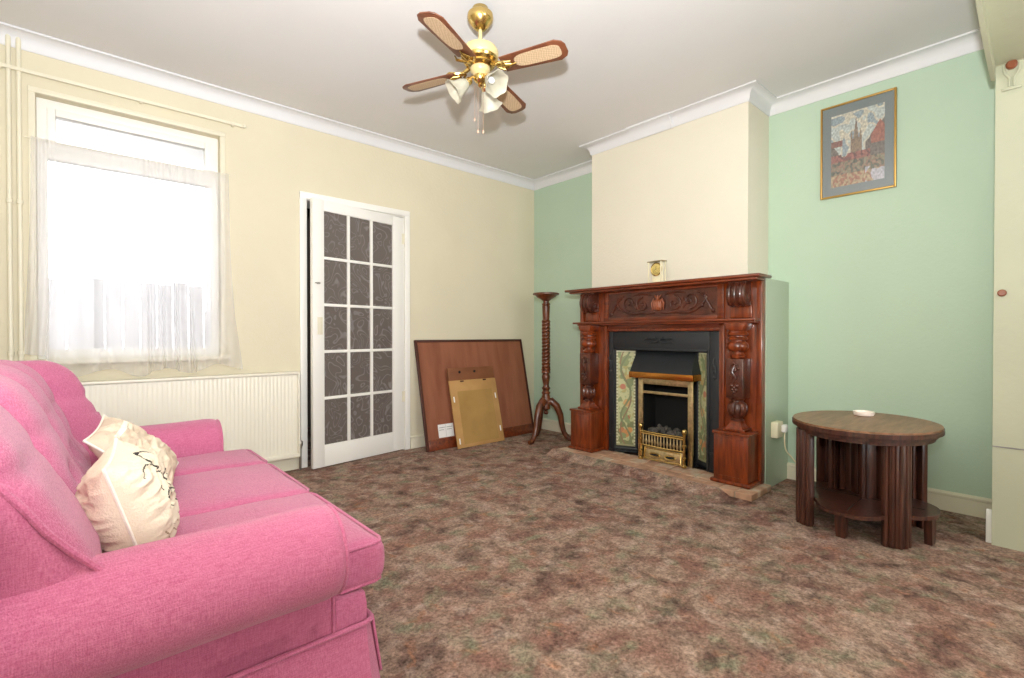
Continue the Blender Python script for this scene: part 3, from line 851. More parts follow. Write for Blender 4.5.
# fire basket with coals
t = thing('fire_basket', 'brass fire basket full of grey coals with ball finials', 'fire basket', (3.27, 1.95, HZ))
GY0, GY1, GX = 1.775, 2.135, 3.235
for y in (GY0, GY1):
    b = new()
    lathe(b, [(.018,HZ),(.018,HZ+.012),(.010,HZ+.02),(.009,.10),(.015,.105),(.015,.115),(.009,.12),(.009,.19),(.015,.195),(.015,.205),(.009,.21),(.009,.275),(.014,.28),(.014,.286)], (GX, y, 0), 16)
    obj('post', b, M['brass'], t)
for y in (GY0, GY1):
    b = new(); ball(b, (GX, y, .302), .018, (1,1,1.15), 16); obj('finial', b, M['brass'], t)
b = new()
tube(b, [(GX, GY0, .262), (GX-.012, (GY0+GY1)/2, .262), (GX, GY1, .262)], .006, 8)
tube(b, [(GX, GY0, .247), (GX-.012, (GY0+GY1)/2, .247), (GX, GY1, .247)], .007, 8)
tube(b, [(GX, GY0, .158), (GX-.012, (GY0+GY1)/2, .158), (GX, GY1, .158)], .007, 8)
obj('rail', b, M['brass'], t)
b = new()
for i in range(13):
    k = (i+1)/14; y = GY0+(GY1-GY0)*k; x = GX-.012*(1-abs(2*k-1))
    lathe(b, [(.005,.158),(.006,.17),(.010,.19),(.006,.21),(.005,.247)], (x, y, 0), 10)
obj('bar', b, M['dull_brass'], t)
b = new(); box(b, 3.26, 3.42, GY0+.01, GY1-.01, .15, .235, .006); obj('fuel_bed', b, M['soot'], t)
b = new(); rnd = random.Random(3)
for k in range(60):
    y = rnd.uniform(GY0+.02, GY1-.02); x = rnd.uniform(3.26, 3.40); z = .235+rnd.uniform(0,.03)+.14*(x-3.26)
    mtx = Matrix.Rotation(rnd.uniform(0,6), 4, V((rnd.random(), rnd.random(), rnd.random())).normalized())
    bmesh.ops.create_icosphere(b, subdivisions=1, radius=rnd.uniform(.014,.024), matrix=Matrix.Translation((x,y,z)) @ mtx @ Matrix.Diagonal((1.25,.9,.75,1)))
o = obj('coals', b, M['coal'], t, smooth=False); o['kind'] = 'stuff'
# ash pan front with two scroll cut-outs, leaning
b = new()
AM = Matrix.Translation((GX+.004, 0, HZ)) @ Matrix.Rotation(radians(8), 4, 'Y')
ay0, ay1 = GY0+.02, GY1-.02
box(b, 0, .006, ay0, ay1, .002, .098, .002, mtx=AM); obj('ashpan_front', b, M['dull_brass'], t)
b = new()
def AP(y, z): return AM @ V((-.003, y, z))
L4 = [(ay0+.006,.012),(ay0+.016,.09),(ay1-.016,.09),(ay1-.006,.012)]
tube(b, [AP(*q) for q in L4], .004, 8)
ym = (ay0+ay1)/2
tube(b, [AP(*q) for q in ((ay0+.006,.012),(ay0+.04,.022),(ay0+.07,.010),(ym-.04,.010),(ym,.026),(ym+.04,.010),(ay1-.07,.010),(ay1-.04,.022),(ay1-.006,.012))], .004, 8)
for s in (-1, 1):
    c0 = ym+s*.065
    tube(b, [AP(c0+.042*cos(a), .048+.013*sin(a)) for a in [2*pi*i/20 for i in range(21)]], .0045, 8)
obj('scrollwork', b, M['brass'], t)
for s in (-1, 1):
    b = new(); c0 = ym+s*.065
    lathe(b, [(.036,0),(.036,.0015)], AP(c0, .048), 20, Matrix.Rotation(-pi/2+radians(8), 4, 'Y') @ Matrix.Diagonal((.24,1,1,1)))
    obj('cut_out', b, M['soot'], t)

# ------------------------------------------------------------------ mantel clock
t = thing('mantel_clock', 'small clear carriage clock with round gold dial on the mantelshelf', 'clock', (3.22, 1.985, 1.382))
cm = Matrix.Translation((3.225, 1.992, 1.382)) @ Matrix.Rotation(radians(-6), 4, 'Z')
b = new(); box(b, -.03, .03, -.062, .062, 0, .012, .003, mtx=cm); obj('base', b, M['plastic'], t)
b = new(); box(b, -.033, .033, -.066, .066, .158, .165, .002, mtx=cm); obj('top_plate', b, mat('smoky edge', srgb(150,135,100), .3, .3), t)
for (x, y) in ((-.026,-.055),(-.026,.055),(.026,-.055),(.026,.055)):
    b = new(); box(b, x-.004, x+.004, y-.004, y+.004, .012, .158, .001, mtx=cm); obj('post', b, M['plastic'], t)
b = new(); box(b, .006, .012, -.048, .048, .012, .158, .001, mtx=cm); obj('backplate', b, M['plastic'], t)
b = new(); lathe(b, [(.044,0),(.050,.004),(.050,.012),(.046,.016),(.042,.012)], cm @ V((.006,.004,.105)), 32, cm.to_3x3().to_4x4() @ RY); obj('bezel', b, M['brass'], t)
b = new(); lathe(b, [(.043,0),(.043,.002)], cm @ V((-.004,.004,.105)), 32, cm.to_3x3().to_4x4() @ RY); obj('dial', b, M['dial'], t)
b = new(); 
tube(b, [cm@V((-.0075,.004,.105)), cm@V((-.0075,.004,.128))], .001, 6); tube(b, [cm@V((-.0075,.004,.105)), cm@V((-.0075,.020,.098))], .0012, 6)
obj('hands', b, M['darkwood'], t)

# ------------------------------------------------------------------ framed picture
t = thing('framed_picture', 'gold framed print of a church spire above red roofs, on the green wall', 'picture', (XB, .85, 1.89))
p0, p1, q0, q1 = .652, 1.052, 1.89, 2.485
b = new(); fw = .011
for (a, c, e, f) in ((p0, p0+fw, q0, q1), (p1-fw, p1, q0, q1)): box(b, XB-.022, XB-.001, a, c, e, f, .002)
for (a, c, e, f) in ((p0+fw, p1-fw, q0, q0+fw), (p0+fw, p1-fw, q1-fw, q1)): box(b, XB-.0218, XB-.001, a, c, e, f, .002)
obj('frame', b, M['gold_frame'], t)
b = new(); box(b, XB-.011, XB-.002, p0+fw, p1-fw, q0+fw, q1-fw); obj('mount', b, M['mat_card'], t, smooth=False)
def town(u, v):
    # u: 0 left(+Y) .. 1 right
    n = noise.noise(V((u*6, v*7, 0))); n2 = noise.noise(V((u*16, v*18, 3))); n3 = noise.noise(V((u*30, v*34, 9)))
    sky = (196,204,196) if n > .05 else (214,206,182)
    if n < -.25: sky = (160,176,182)
    c = sky
    left = .60 - .9*u + .03*n2; right = .52+(u-.62)*.75+.03*n2
    if v < max(.40+.04*n2, left if u < .3 else 0, right if u > .66 else 0): c = (132,120,108)
    if u > .76 and v < .80-abs(u-.92)*1.1 and v > .5: c = (190,112,88)
    if u < .22 and v < .64 and v > .55: c = (164,108,92)
    # spire
    du = abs(u-.48)
    if v > .38 and v < .62 and du < .105: c = (176,146,112) if n3 < .15 else (134,108,86)
    if v >= .62 and v < .74 and (du < .03 or abs(du-.085) < .018*(0.74-v)/.12+.004): c = (168,140,110)
    if v >= .62 and v < .93 and du < .05*(.93-v)/.31: c = (158,134,108)
    if .28 < v < .44 and n > -.15 and u < .75: c = (186,108,92) if n2 > -.1 else (140,84,74)
    if v < .34: c = (158,150,112) if n2 > .1 else ((176,132,104) if n2 > -.12 else (112,116,92))
    if v < .16: c = (196,168,120) if n2 > 0 else (190,120,84)
    if v < .2 and u > .66 and n > -.1: c = (196,192,200)
    k = 1+.22*n3; c = [(q*.7+sum(c)/3*.3)*.60+255*.42 for q in c]
    return [min(1, q*k) for q in srgb(*c)[:3]]
paint_grid('print', (XB-.0125, .992, 1.955), (0,-.282,0), (0,0,.462), 90, 130, town, M['print'], t)
b = new(); box(b, XB-.016, XB-.014, p0+fw, p1-fw, q0+fw, q1-fw); obj('glazing', b, M['glass'], t, smooth=False)

# ------------------------------------------------------------------ socket with plug and cable
t = thing('wall_socket', 'yellowed socket box with plug on the green side of the fireplace', 'socket', (3.45, BY0, .37))
b = new(); box(b, 3.375, 3.475, BY0-.045, BY0, .325, .43, .008); obj('back_box', b, M['plastic'], t)
b = new(); box(b, 3.43, 3.475, BY0-.075, BY0-.045, .36, .41, .008, 3); obj('plug', b, M['whiteplastic'], t)
b = new()
tube(b, bez((3.45, BY0-.06, .36), (3.45, BY0-.06, .18), (3.56, BY0-.03, .26), (3.63, BY0-.13, .05), 16) + [V((3.65, BY0-.25, .012)), V((3.64, .72, .012))], .005, 8)
tag(rebase(obj('power_cable', b, M['plastic']), (3.6, 1.1, 0)), 'cream cable hanging from the plug down to the skirting', 'cable')

# ------------------------------------------------------------------ plant stand (torchere)
sx, sy = 3.30, 3.215
t = thing('pedestal_stand', 'tall brown wooden pedestal stand with barley twist stem and three legs', 'plant stand', (sx, sy, 0))
b = new(); lathe(b, [(.118,1.372),(.125,1.376),(.125,1.386),(.115,1.392),(.10,1.388),(.02,1.388)], (sx,sy,0), 40)
lathe(b, [(.03,1.315),(.042,1.325),(.06,1.338),(.088,1.352),(.098,1.366),(.112,1.374)], (sx,sy,0), 40); obj('tray_top', b, M['standwood'], t)
b = new()
lathe(b, [(.030,1.14),(.033,1.16),(.036,1.24),(.038,1.268),(.034,1.272),(.040,1.28),(.040,1.29),(.028,1.30),(.028,1.318)], (sx,sy,0), 28)
obj('shaft', b, M['standwood'], t)
b = new()
lathe(b, [(.040,.30),(.040,.42),(.034,.43),(.034,.44),(.042,.445),(.042,.455),(.034,.462),(.030,.475),(.040,.49),(.040,.50),(.030,.508),(.026,.53),(.036,.575),(.040,.60),(.034,.62),(.028,.63),(.042,.638),(.042,.65),(.036,.658),(.044,.665),(.044,.675),(.034,.682)], (sx,sy,0), 28)
obj('shaft', b, M['standwood'], t)
b = new(); n = 240; prof = [(.036, .68+.46*i/n) for i in range(n+1)]
lathe(b, prof, (sx,sy,0), 32, mod=lambda a, z, k: 1+.26*abs(sin(a - (z-.68)*2*pi*15))**.7-.12)
obj('barley_twist', b, M['standwood'], t)
for az in (188, 308, 68):
    a = radians(az); b = new(); dx, dy = cos(a), sin(a)
    pts = [(.01,.36),(.05,.375),(.10,.33),(.135,.25),(.15,.16),(.17,.08),(.205,.035),(.235,.022)]
    P3 = [(sx+dx*r, sy+dy*r, z) for r, z in pts]
    tube(b, P3, [.034,.036,.034,.030,.026,.023,.024,.022], 10)
    tube(b, [(sx+dx*.21, sy+dy*.21, .022), (sx+dx*.255, sy+dy*.255, .020)], [.024,.018], 10)
    obj('leg', b, M['standwood'], t)
b = new(); lathe(b, [(.004,.245),(.018,.25),(.022,.265),(.014,.28),(.02,.29),(.034,.30)], (sx,sy,0), 20); obj('drop_finial', b, M['standwood'], t)

# ------------------------------------------------------------------ big framed board leaning on the wall, back to the room
def lean(x, yb, yt, zt, v, off=0):
    """point at height v on a plane leaning from (yb,0) to (yt,zt)"""
t = thing('large_picture_frame', 'large picture frame turned to the wall, brown hardboard back outward', 'picture frame', (2.85, 3.62, 0))
th = math.atan2(.205, .950); LB = .972
BM = Matrix.Translation((2.206, 3.545, .003)) @ Matrix.Rotation(-th, 4, 'X') @ Matrix.Rotation(0, 4, 'Z')
# slight skew: bottom shifted right like the photo
b = new(); box(b, .012, 1.262, .008, .014, .03, LB-.012, 0, mtx=BM); obj('backing_board', b, M['hardboard'], t, smooth=False)
b = new()
box(b, 0, .022, 0, .024, 0, LB, .002, mtx=BM); box(b, 1.252, 1.274, 0, .024, 0, LB, .002, mtx=BM); box(b, .022, 1.252, 0, .024, LB-.022, LB, .002, mtx=BM)
obj('frame', b, M['frameedge'], t)
b = new(); box(b, .022, 1.252, .001, .024, 0, .095, .003, mtx=BM); obj('bottom_rail', b, M['mahogany_flat'], t)
b = new(); box(b, .135, .295, .0070, .0078, .100, .215, 0, mtx=BM); obj('sticker', b, M['paper'], t, smooth=False)
b = new()
for k, (x0, x1) in enumerate(((.145,.205),(.145,.195),(.225,.285),(.225,.275))): box(b, x0, x1, .0066, .0070, .185-.02*(k%2), .189-.02*(k%2), 0, mtx=BM)
box(b, .213, .2145, .0066, .0070, .105, .21, 0, mtx=BM)
obj('sticker_print', b, M['ink'], t, smooth=False)
# smaller frame in front
t = thing('small_picture_frame', 'smaller picture frame with tan card back, leaning on the large brown one', 'picture frame', (2.75, 3.52, 0))
SM = Matrix.Translation((2.470, 3.470, .003)) @ Matrix.Rotation(-math.atan2(.172, .70), 4, 'X')
def q(x0, x1, y0, y1, z0, z1, m, name, bev=.001):
    b = new(); box(b, x0, x1, y0, y1, z0, z1, bev, mtx=SM); return obj(name, b, m, t)
q(.0, .535, 0, .012, 0, .60, M['tanboard'], 'card_back')
q(.075, .47, -.0015, 0, .03, .50, M['tanboard2'], 'inner_card', 0)
q(.005, .53, .004, .013, .60, .715, M['brownboard'], 'top_board')
for (x, z) in ((.028,.43),(.028,.06),(.505,.43),(.505,.12)):
    b = new(); box(b, x-.006, x+.006, -.004, 0, z-.025, z+.025, .001, mtx=SM); obj('clip', b, M['whiteplastic'], t)
for x in (.14, .40):
    b = new(); box(b, x-.02, x+.02, -.004, 0, .583, .596, .002, mtx=SM); obj('hanger', b, M['frameedge'], t)
for x in (.13, .30):
    b = new(); lathe(b, [(.012,0),(.012,.004)], SM@V((x,.004,.675)), 14, Matrix.Rotation(pi/2,4,'X')); obj('screw_hole', b, M['soot'], t)

# ------------------------------------------------------------------ oval nest-style table
tx, ty = 3.075, .675
t = thing('nest_table', 'round dark oak occasional table with reeded legs and low shelf', 'table', (tx, ty, 0))
ax, ay = .368, .320
def ell(a, k=1.0): return (tx+ax*k*cos(a), ty+ay*k*sin(a))
def edisc(b, k, z0, z1, seg=72, bev=0):
    pts = [ell(2*pi*i/seg, k) for i in range(seg)]
    prism(b, pts, 'z', z0, z1, bev)
b = new(); edisc(b, .985, .541, .550, bev=.003); obj('tabletop', b, M['darktop'], t)
b = new()
edisc(b, 1.0, .519, .541, bev=.008)
obj('edge_moulding', b, M['darkwood'], t)
b = new(); edisc(b, .93, .500, .520, bev=.002); edisc(b, .90, .484, .501, bev=.002); obj('apron', b, M['darkwood'], t)
legs = [(-.192,.212),(-.197,-.172),(.195,.215),(.205,-.180)]
for (lx, ly) in legs:
    b = new()
    cx0, cy0 = tx+lx, ty+ly
    a = math.atan2(ly, lx)
    lm = Matrix.Translation((cx0, cy0, 0)) @ Matrix.Rotation(a, 4, 'Z')
    # stepped, reeded slab leg: radial thickness small, tangential width .11
    box(b, -.012, .012, -.060, .060, 0, .50, .004, mtx=lm)
    box(b, .010, .026, -.042, .042, 0, .50, .005, mtx=lm)
    box(b, .024, .036, -.022, .022, 0, .50, .005, mtx=lm)
    for y in (-.050, -.030, .0, .030, .050):
        x = .012 if abs(y) > .045 else (.026 if abs(y) > .02 else .036)
        tube(b, [lm@V((x, y, .002)), lm@V((x, y, .50))], .009, 8)
    box(b, -.032, -.010, -.028, .028, 0, .50, .004, mtx=lm)
    obj('leg', b, M['darkwood'], t)
b = new()   # lower shelf: four bowed leaves
pts = []
for i in range(120):
    a_ = 2*pi*i/120; k_ = .955-.20*abs(sin(2*a_))**3
    pts.append(ell(a_, k_))
prism(b, pts, 'z', .128, .146, .003)
obj('lower_shelf', b, M['darkwood'], t)
b = new()
box(b, tx-.29, tx+.29, ty-.0015, ty+.0015, .146, .1475); box(b, tx-.0015, tx+.0015, ty-.25, ty+.25, .146, .1475)
obj('shelf_joint', b, M['soot'], t, smooth=False)
for (lx, ly) in ((-.265,.03),(-.045,-.275),(.27,.02),(.0,.25)):
    b = new(); a = math.atan2(ly, lx)
    lm = Matrix.Translation((tx+lx, ty+ly, 0)) @ Matrix.Rotation(a, 4, 'Z')
    prism(b, [(-.020,0),(.020,0),(.024,.06),(.026,.128),(-.026,.128),(-.024,.06)], 'x', -.016, .016, .003)
    bmesh.ops.transform(b, matrix=lm, verts=b.verts)
    obj('foot', b, M['darkwood'], t)
# inner cluster of slab legs standing on the shelf
for (lx, ly, aa, w) in ((.10,.10,45,.075),(.13,.02,20,.06),(.06,.15,70,.06),(.0,-.02,45,.075),(.06,.045,135,.06),(.03,-.075,-30,.05)):
    b = new(); lm = Matrix.Translation((tx+lx, ty+ly, 0)) @ Matrix.Rotation(radians(aa), 4, 'Z')
    box(b, -.011, .011, -w/2, w/2, .146, .475, .003, mtx=lm); box(b, -.018, -.010, -w/4, w/4, .146, .475, .003, mtx=lm)
    obj('inner_leg', b, M['darkwood'], t)

b = new(); dx, dy = 3.26, .715
lathe(b, [(.040,.551),(.046,.553),(.050,.566),(.050,.573),(.046,.574),(.043,.562),(.01,.560)], (dx,dy,0), 36, cap=True)
tag(rebase(obj('dish', b, M['dish']), (dx,dy,.551)), 'small round white dish on the dark wooden table', 'dish')

# ------------------------------------------------------------------ ceiling fan
fx, fy = 1.522, 1.945
t = thing('ceiling_fan', 'brass ceiling fan with four cane inset blades and glass tulip lights', 'ceiling fan', (fx, fy, ZC))
F = (fx, fy, 0)
b = new(); lathe(b, [(.040,ZC),(.042,ZC-.014),(.054,ZC-.022),(.064,ZC-.032),(.066,ZC-.05),(.060,ZC-.068),(.045,ZC-.086),(.030,ZC-.102),(.016,ZC-.108)], F, 36); obj('canopy', b, M['brass'], t)
b = new(); tube(b, [(fx,fy,ZC-.09), (fx,fy,2.44)], .0095, 14); obj('down_rod', b, M['motor'], t)
b = new(); lathe(b, [(.02,2.452),(.05,2.448),(.082,2.438),(.092,2.420),(.092,2.396),(.086,2.388)], F, 40); obj('motor_housing', b, M['motor'], t)
b = new(); lathe(b, [(.086,2.390),(.090,2.384),(.086,2.372),(.070,2.362),(.072,2.352),(.060,2.344),(.045,2.338)], F, 40); obj('motor_band', b, M['brass'], t)
BZ = 2.328
for az, ks in ((203.5, 1), (113, .95), (293, .94), (24, 1.02)):
    rm = Matrix.Translation((fx, fy, BZ)) @ Matrix.Rotation(radians(az), 4, 'Z') @ Matrix.Rotation(radians(-11), 4, 'X') @ Matrix.Diagonal((ks, 1, 1, 1))
    b = new()
    poly = [(.135,-.050),(.440,-.064),(.474,-.046),(.486,-.024),(.486,.024),(.474,.046),(.440,.064),(.135,.050)]
    prism(b, poly, 'z', 0, .006, .0015); bmesh.ops.transform(b, matrix=rm, verts=b.verts)
    bl = obj('fan_blade', b, M['blade'], t)
    b = new(); pl = []
    for i in range(28):
        a = 2*pi*i/28
        u = cos(a); v = sin(a)
        pl.append((.330+.126*math.copysign(abs(u)**.45, u), .041*math.copysign(abs(v)**.6, v)*(1+.12*u)))
    prism(b, pl, 'z', -.0012, .0072); bmesh.ops.transform(b, matrix=rm, verts=b.verts)
    obj('cane_inset', b, M['cane'], bl, smooth=False)
    b = new()
    r2 = Matrix.Translation((fx, fy, BZ)) @ Matrix.Rotation(radians(az), 4, 'Z')
    def q3(x, y, z): return r2 @ V((x, y, z))
    tube(b, [q3(.06,0,.028), q3(.10,0,.008), q3(.14,0,-.006)], [.012,.010,.008], 8)
    for s in (-1, 1):
        tube(b, [q3(.09,s*.01,.006), q3(.12,s*.035,-.004), q3(.155,s*.045,-.006-s*-.008), q3(.185,s*.036,-.006+s*.006)], [.006,.007,.006,.003], 8)
        tube(b, [q3(.12,s*.006,-.004), q3(.15,s*.018,-.008), q3(.175,s*.006,-.008)], [.006,.006,.003], 8)
    tube(b, [q3(.13,0,-.007), q3(.17,0,-.008), q3(.20,0,-.006)], [.008,.008,.003], 8)
    obj('blade_iron', b, M['brass'], t)
b = new(); lathe(b, [(.045,2.345),(.050,2.340),(.048,2.325),(.044,2.318),(.036,2.312),(.03,2.302)], F, 32); obj('switch_housing', b, M['motor'], t)
b = new(); lathe(b, [(.030,2.304),(.036,2.298),(.034,2.282),(.024,2.270),(.012,2.262),(.014,2.254),(.006,2.246)], F, 28); obj('light_hub', b, M['brass'], t)
for az in (268, 150, 28):
    a = radians(az); dx, dy = cos(a), sin(a)
    def P2(r, z): return V((fx+dx*r, fy+dy*r, z))
    b = new(); tube(b, [P2(.022,2.290), P2(.038,2.294), P2(.050,2.286), P2(.056,2.272)], [.007,.007,.008,.012], 10)
    tilt = radians(128)   # axis direction measured from +Z tipping outward/down
    mm = Matrix.Rotation(a, 4, 'Z') @ Matrix.Rotation(tilt, 4, 'Y')
    lathe(b, [(.016,-.008),(.019,0),(.019,.014),(.015,.018)], P2(.056,2.272), 20, mm); arm = obj('lamp_arm', b, M['brass'], t)
    b = new()
    pr_ = [(.018,.012),(.027,.024),(.037,.044),(.042,.064),(.047,.084),(.058,.104),(.070,.116)]
    inn = [(r-.0025, z+.001) for r, z in pr_[::-1]]
    lathe(b, pr_+inn, P2(.056,2.272), 48, mm @ Matrix.Scale(.88, 4), cap=False, mod=lambda aa, z, k: 1+.05*sin(6*aa)*max(0,(z-.05)/.05))
    obj('glass_shade', b, M['frost'], t)
    b = new(); ball(b, (0,0,0), .017, (1,1,1.5), 12); bmesh.ops.transform(b, matrix=Matrix.Translation(P2(.056,2.272)) @ mm @ Matrix.Translation((0,0,.042)), verts=b.verts); obj('bulb', b, M['whiteplastic'], arm)
for (ox, oy, L) in ((-.020, .020, .165), (-.010, .006, .225), (.012,-.008,.225)):
    b = new(); z = 2.26
    while z > 2.26-L:
        bmesh.ops.create_icosphere(b, subdivisions=1, radius=.0015, matrix=Matrix.Translation((fx+ox, fy+oy, z))); z -= .0028
    lathe(b, [(.002,0),(.005,-.006),(.005,-.016),(.002,-.02)], (fx+ox, fy+oy, z), 10)
    obj('pull_chain', b, M['chain'], t)

# ------------------------------------------------------------------ sofa
t = thing('sofa', 'three seat pink upholstered sofa with rolled arms and buttoned back', 'sofa', (.2, 2.0, 0))
pk = M['pink']
# body / plinth
b = new()
rbox(b, (.165, 2.005, .185), (.86, 1.52, .25), .03, (12,12,6)); obj('base', b, pk, t)
# skirt
b = new()
def skirt_pt(s):  # s along: near side back -> near side front -> front -> far side
    pass
path = [(-.26,1.245),(.575,1.245),(.59,1.26),(.592,2.78),(.577,2.795),(-.26,2.795)]
dense = []
for a, c in zip(path, path[1:]):
    n = max(1, int(math.dist(a, c)/.03))
    for i in range(n): dense.append((a[0]+(c[0]-a[0])*i/n, a[1]+(c[1]-a[1])*i/n))
dense.append(path[-1])
prev = None
for i, (x, y) in enumerate(dense):
    p = V((x, y)); q1_ = V(dense[max(0,i-1)]); q2_ = V(dense[min(len(dense)-1,i+1)]); d = (q2_-q1_).normalized(); nrm = V((d.y, -d.x))
    col = []
    for j in range(7):
        v = j/6; off = .006 + .030*v + .004*v*sin(i*.9)
        z = .225 - .185*v
        col.append(b.verts.new((x+nrm.x*off, y+nrm.y*off, z)))
    for j in range(7):
        v = 1-j/6; off = .002 + .030*v + .004*v*sin(i*.9) - .004
        col.append(b.verts.new((x+nrm.x*off, y+nrm.y*off, .225-.185*v)))
    if prev:
        for k in range(len(col)-1): b.faces.new((prev[k], col[k], col[k+1], prev[k+1]))
    prev = col
sk_ = obj('skirt', b, pk, t)
b = new(); tube(b, [(x+0, y-.0 , .224) for x, y in [(-.26,1.236),(.575,1.236),(.592,1.244),(.601,1.262),(.602,2.78),(.594,2.797),(.577,2.804),(-.26,2.804)]], .007, 8); obj('piping', b, pk, sk_)
for y0_ in (1.262, 2.75):
    b = new(); box(b, .603, .612, y0_, y0_+.03, .05, .222, .004); bmesh.ops.rotate(b, cent=(.603,y0_,.222), matrix=Matrix.Rotation(radians(-9), 3, 'Y'), verts=b.verts); obj('pleat', b, pk, sk_)
# arms
def arm(yc, s, dx=0, dz=0):
    # s=+1 for near arm (outer = -Y), s=-1 for far arm; profile in (y,z), outer side negative
    b = new(); zc, R = .470, .110
    pts = [(.045, .20)]                       # outer panel foot
    pts += [(.045, .30), (.045, .352)]
    for i in range(25):
        a = radians(-118) - radians(235)*i/24      # from lower outer, round top, to inner
        pts.append((R*cos(a), zc+R*sin(a)))
    pts += [(.112, .40), (.112, .30), (.112, .20)]
    zc += dz
    xs = [-.24,-.18,-.1,0,.1,.2,.3,.37,.415,.438,.455,.465,.470,.471]
    ks = [1,1,1,1,1,1.0,1.0,1.005,1.01,1.0,.975,.93,.86,.6]
    xs = [x+dx*max(0, x)/.471 for x in xs]
    rings = []
    cy, cz = .03, .44
    for x, k in zip(xs, ks):
        puff = 1+.008*sin(x*17)
        ring = []
        for (y, z) in pts:
            yy = cy+(y-cy)*(k*puff if z > .36 else min(1,k)); zz = cz+(z-cz)*k*puff if z > .36 else z
            ring.append(b.verts.new((x+(.024*max(0,(x-.3)/.17) if z < .36 else 0), yc+s*yy, zz)))
        rings.append(ring)
    n = len(pts)
    for a_, c_ in zip(rings, rings[1:]):
        for i in range(n):
            j = (i+1) % n
            b.faces.new((a_[i], a_[j], c_[j], c_[i]))
    b.faces.new(rings[0]); b.faces.new(rings[-1][::-1])
    o = obj('arm', b, pk, t, angle=60)
    b = new()
    loop = [V((.4665+dx+(.024 if z < .36 else 0), yc+s*(cy+(y-cy)*.93), cz+(z-cz)*.93 if z > .36 else z)) for (y, z) in pts]
    tube(b, loop, .0055, 8); obj('piping', b, pk, o)
arm(1.20, 1); arm(2.80, -1, .055, .012)
b = new(); rbox(b, (.40, 2.0, .27), (.36, 1.46, .12), .05, (10,30,6)); obj('front_rail', b, pk, t)
# seat cushions
def seat(y0, y1, wing=None):
    b = new()
    cx, cy, cz = .345, (y0+y1)/2, .362; sx_, sy_, sz_ = .60, (y1-y0)+.004, .125
    def fn(p, u):
        k = (1-min(1,abs(u[0]))**3)*(1-min(1,abs(u[1]))**4)
        if p.z > 0: p.z += .018*k + .004*noise.noise(V((p.x*8, p.y*8+y0, 0)))
        p.x += .012*max(0, u[0])*(1-u[2]**2)
        # T shape: outer strip exists only in front of the arm
        if wing and p.y*wing > (sy_/2-.105) :
            f = min(1, (p.y*wing-(sy_/2-.105))/.03)
            xmin = .505-cx
            if p.x < xmin: p.x = p.x*(1-f)+xmin*f if f < 1 else xmin + (p.x-xmin)*.02
        return p
    rbox(b, (cx, cy, cz), (sx_, sy_, sz_), .028, (36,36,8), fn)
    o = obj('seat_cushion', b, pk, t, angle=80)
    b = new()
    zt = cz+sz_/2-.010; zb = cz-sz_/2+.010
    r = .030
    xf = cx+sx_/2+.002; ya, yb = y0+.004, y1-.004
    xa = .52 if wing == -1 else .12; xb = .52 if wing == 1 else .12
    for z in (zt, zb):
        pts = [(xa, ya, z), (xf-r, ya, z), (xf-r*.3, ya+r*.3, z), (xf, ya+r, z), (xf, yb-r, z), (xf-r*.3, yb-r*.3, z), (xf-r, yb, z), (xb, yb, z)]
        tube(b, pts, .0055, 8)
    obj('piping', b, pk, o)
seat(1.268, 1.838, -1); seat(1.846, 2.378, None); seat(2.386, 2.742, 1)
# back body
b = new(); rbox(b, (-.265, 2.0, .50), (.14, 1.56, .66), .06, (8,30,14)); obj('back_frame', b, pk, t)
# tufted back pad
b = new()
Y0b, Y1b, Z0b, Z1b = 1.150, 2.765, .43, .915
cY = (Y0b+Y1b)/2; cZ = (Z0b+Z1b)/2
creases = [1.56, 1.93, 2.27, 2.55]
def FXt(z):
    T = ((.42,.045),(.50,.04),(.55,.03),(.60,.005),(.65,-.02),(.70,-.040),(.75,-.056),(.80,-.074),(.85,-.095),(.92,-.12))
    for (z0,x0),(z1,x1) in zip(T, T[1:]):
        if z <= z1: return x0+(x1-x0)*(z-z0)/(z1-z0)
    return -.12
def front_x(z):  # front face x by height (near-vertical, leaning back)
    return .085 - .34*(z-.5) - .25*max(0,z-.72)**1.5
def fn(p, u):
    y = p.y+cY; z = p.z+cZ
    p.x += FXt(z) + .0325 - (.10*max(0,z-.62)*max(0,min(1,(1.65-y)/.2)))
    if u[0] > -.2:
        w_ = max(0, min(1, (u[0]+.2)/.6))
        zz = max(0, (z-.50)/.415)
        dd = 0
        for k, c in enumerate(creases):
            cc = c + .035*sin(3.2*zz+k)
            g = abs(y-cc)
            dd += .078*exp(-(g/.040)**1.0)*min(1, .35+zz*1.0)
        dd += .012*(exp(-((zz-.62)/.05)**2))*(0.6+.4*sin(y*17))
        for (by, bz) in ((1.56,.72),(1.93,.72),(2.27,.72),(2.55,.78),(1.75,.62),(2.10,.62),(2.42,.62)):
            dd += .040*exp(-(((y-by)/.045)**2+((z-bz)/.032)**2))
        p.x -= dd*w_
        p.x += .012*sin(pi*zz)*w_
        # ends swell forward
        if y > 2.56: p.x += .085*min(1,(y-2.56)/.10)*w_
    if p.z > 0 :
        g = min(abs((p.y+cY)-c) for c in creases)
        p.z -= .034*exp(-(g/.05)**1.2)*max(0, u[2])
    # ends: rounded drop of top corners at far end
    e = max(0, (y-2.45)/.32)
    if p.z > 0: p.z -= .03*e**2
    return p
rbox(b, (-.15, cY, cZ), (.235, Y1b-Y0b, Z1b-Z0b), .075, (20,110,40), fn)
bk = obj('tufted_back', b, pk, t, angle=180)
for (by, bz) in ((1.56,.72),(1.93,.72),(2.27,.72),(1.75,.62),(2.10,.62)):
    b = new(); ball(b, (FXt(bz)-.055, by, bz), .013, (.6,1,1), 12); obj('button', b, pk, bk)
b = new()   # piping round the near end of the pad
pts = []
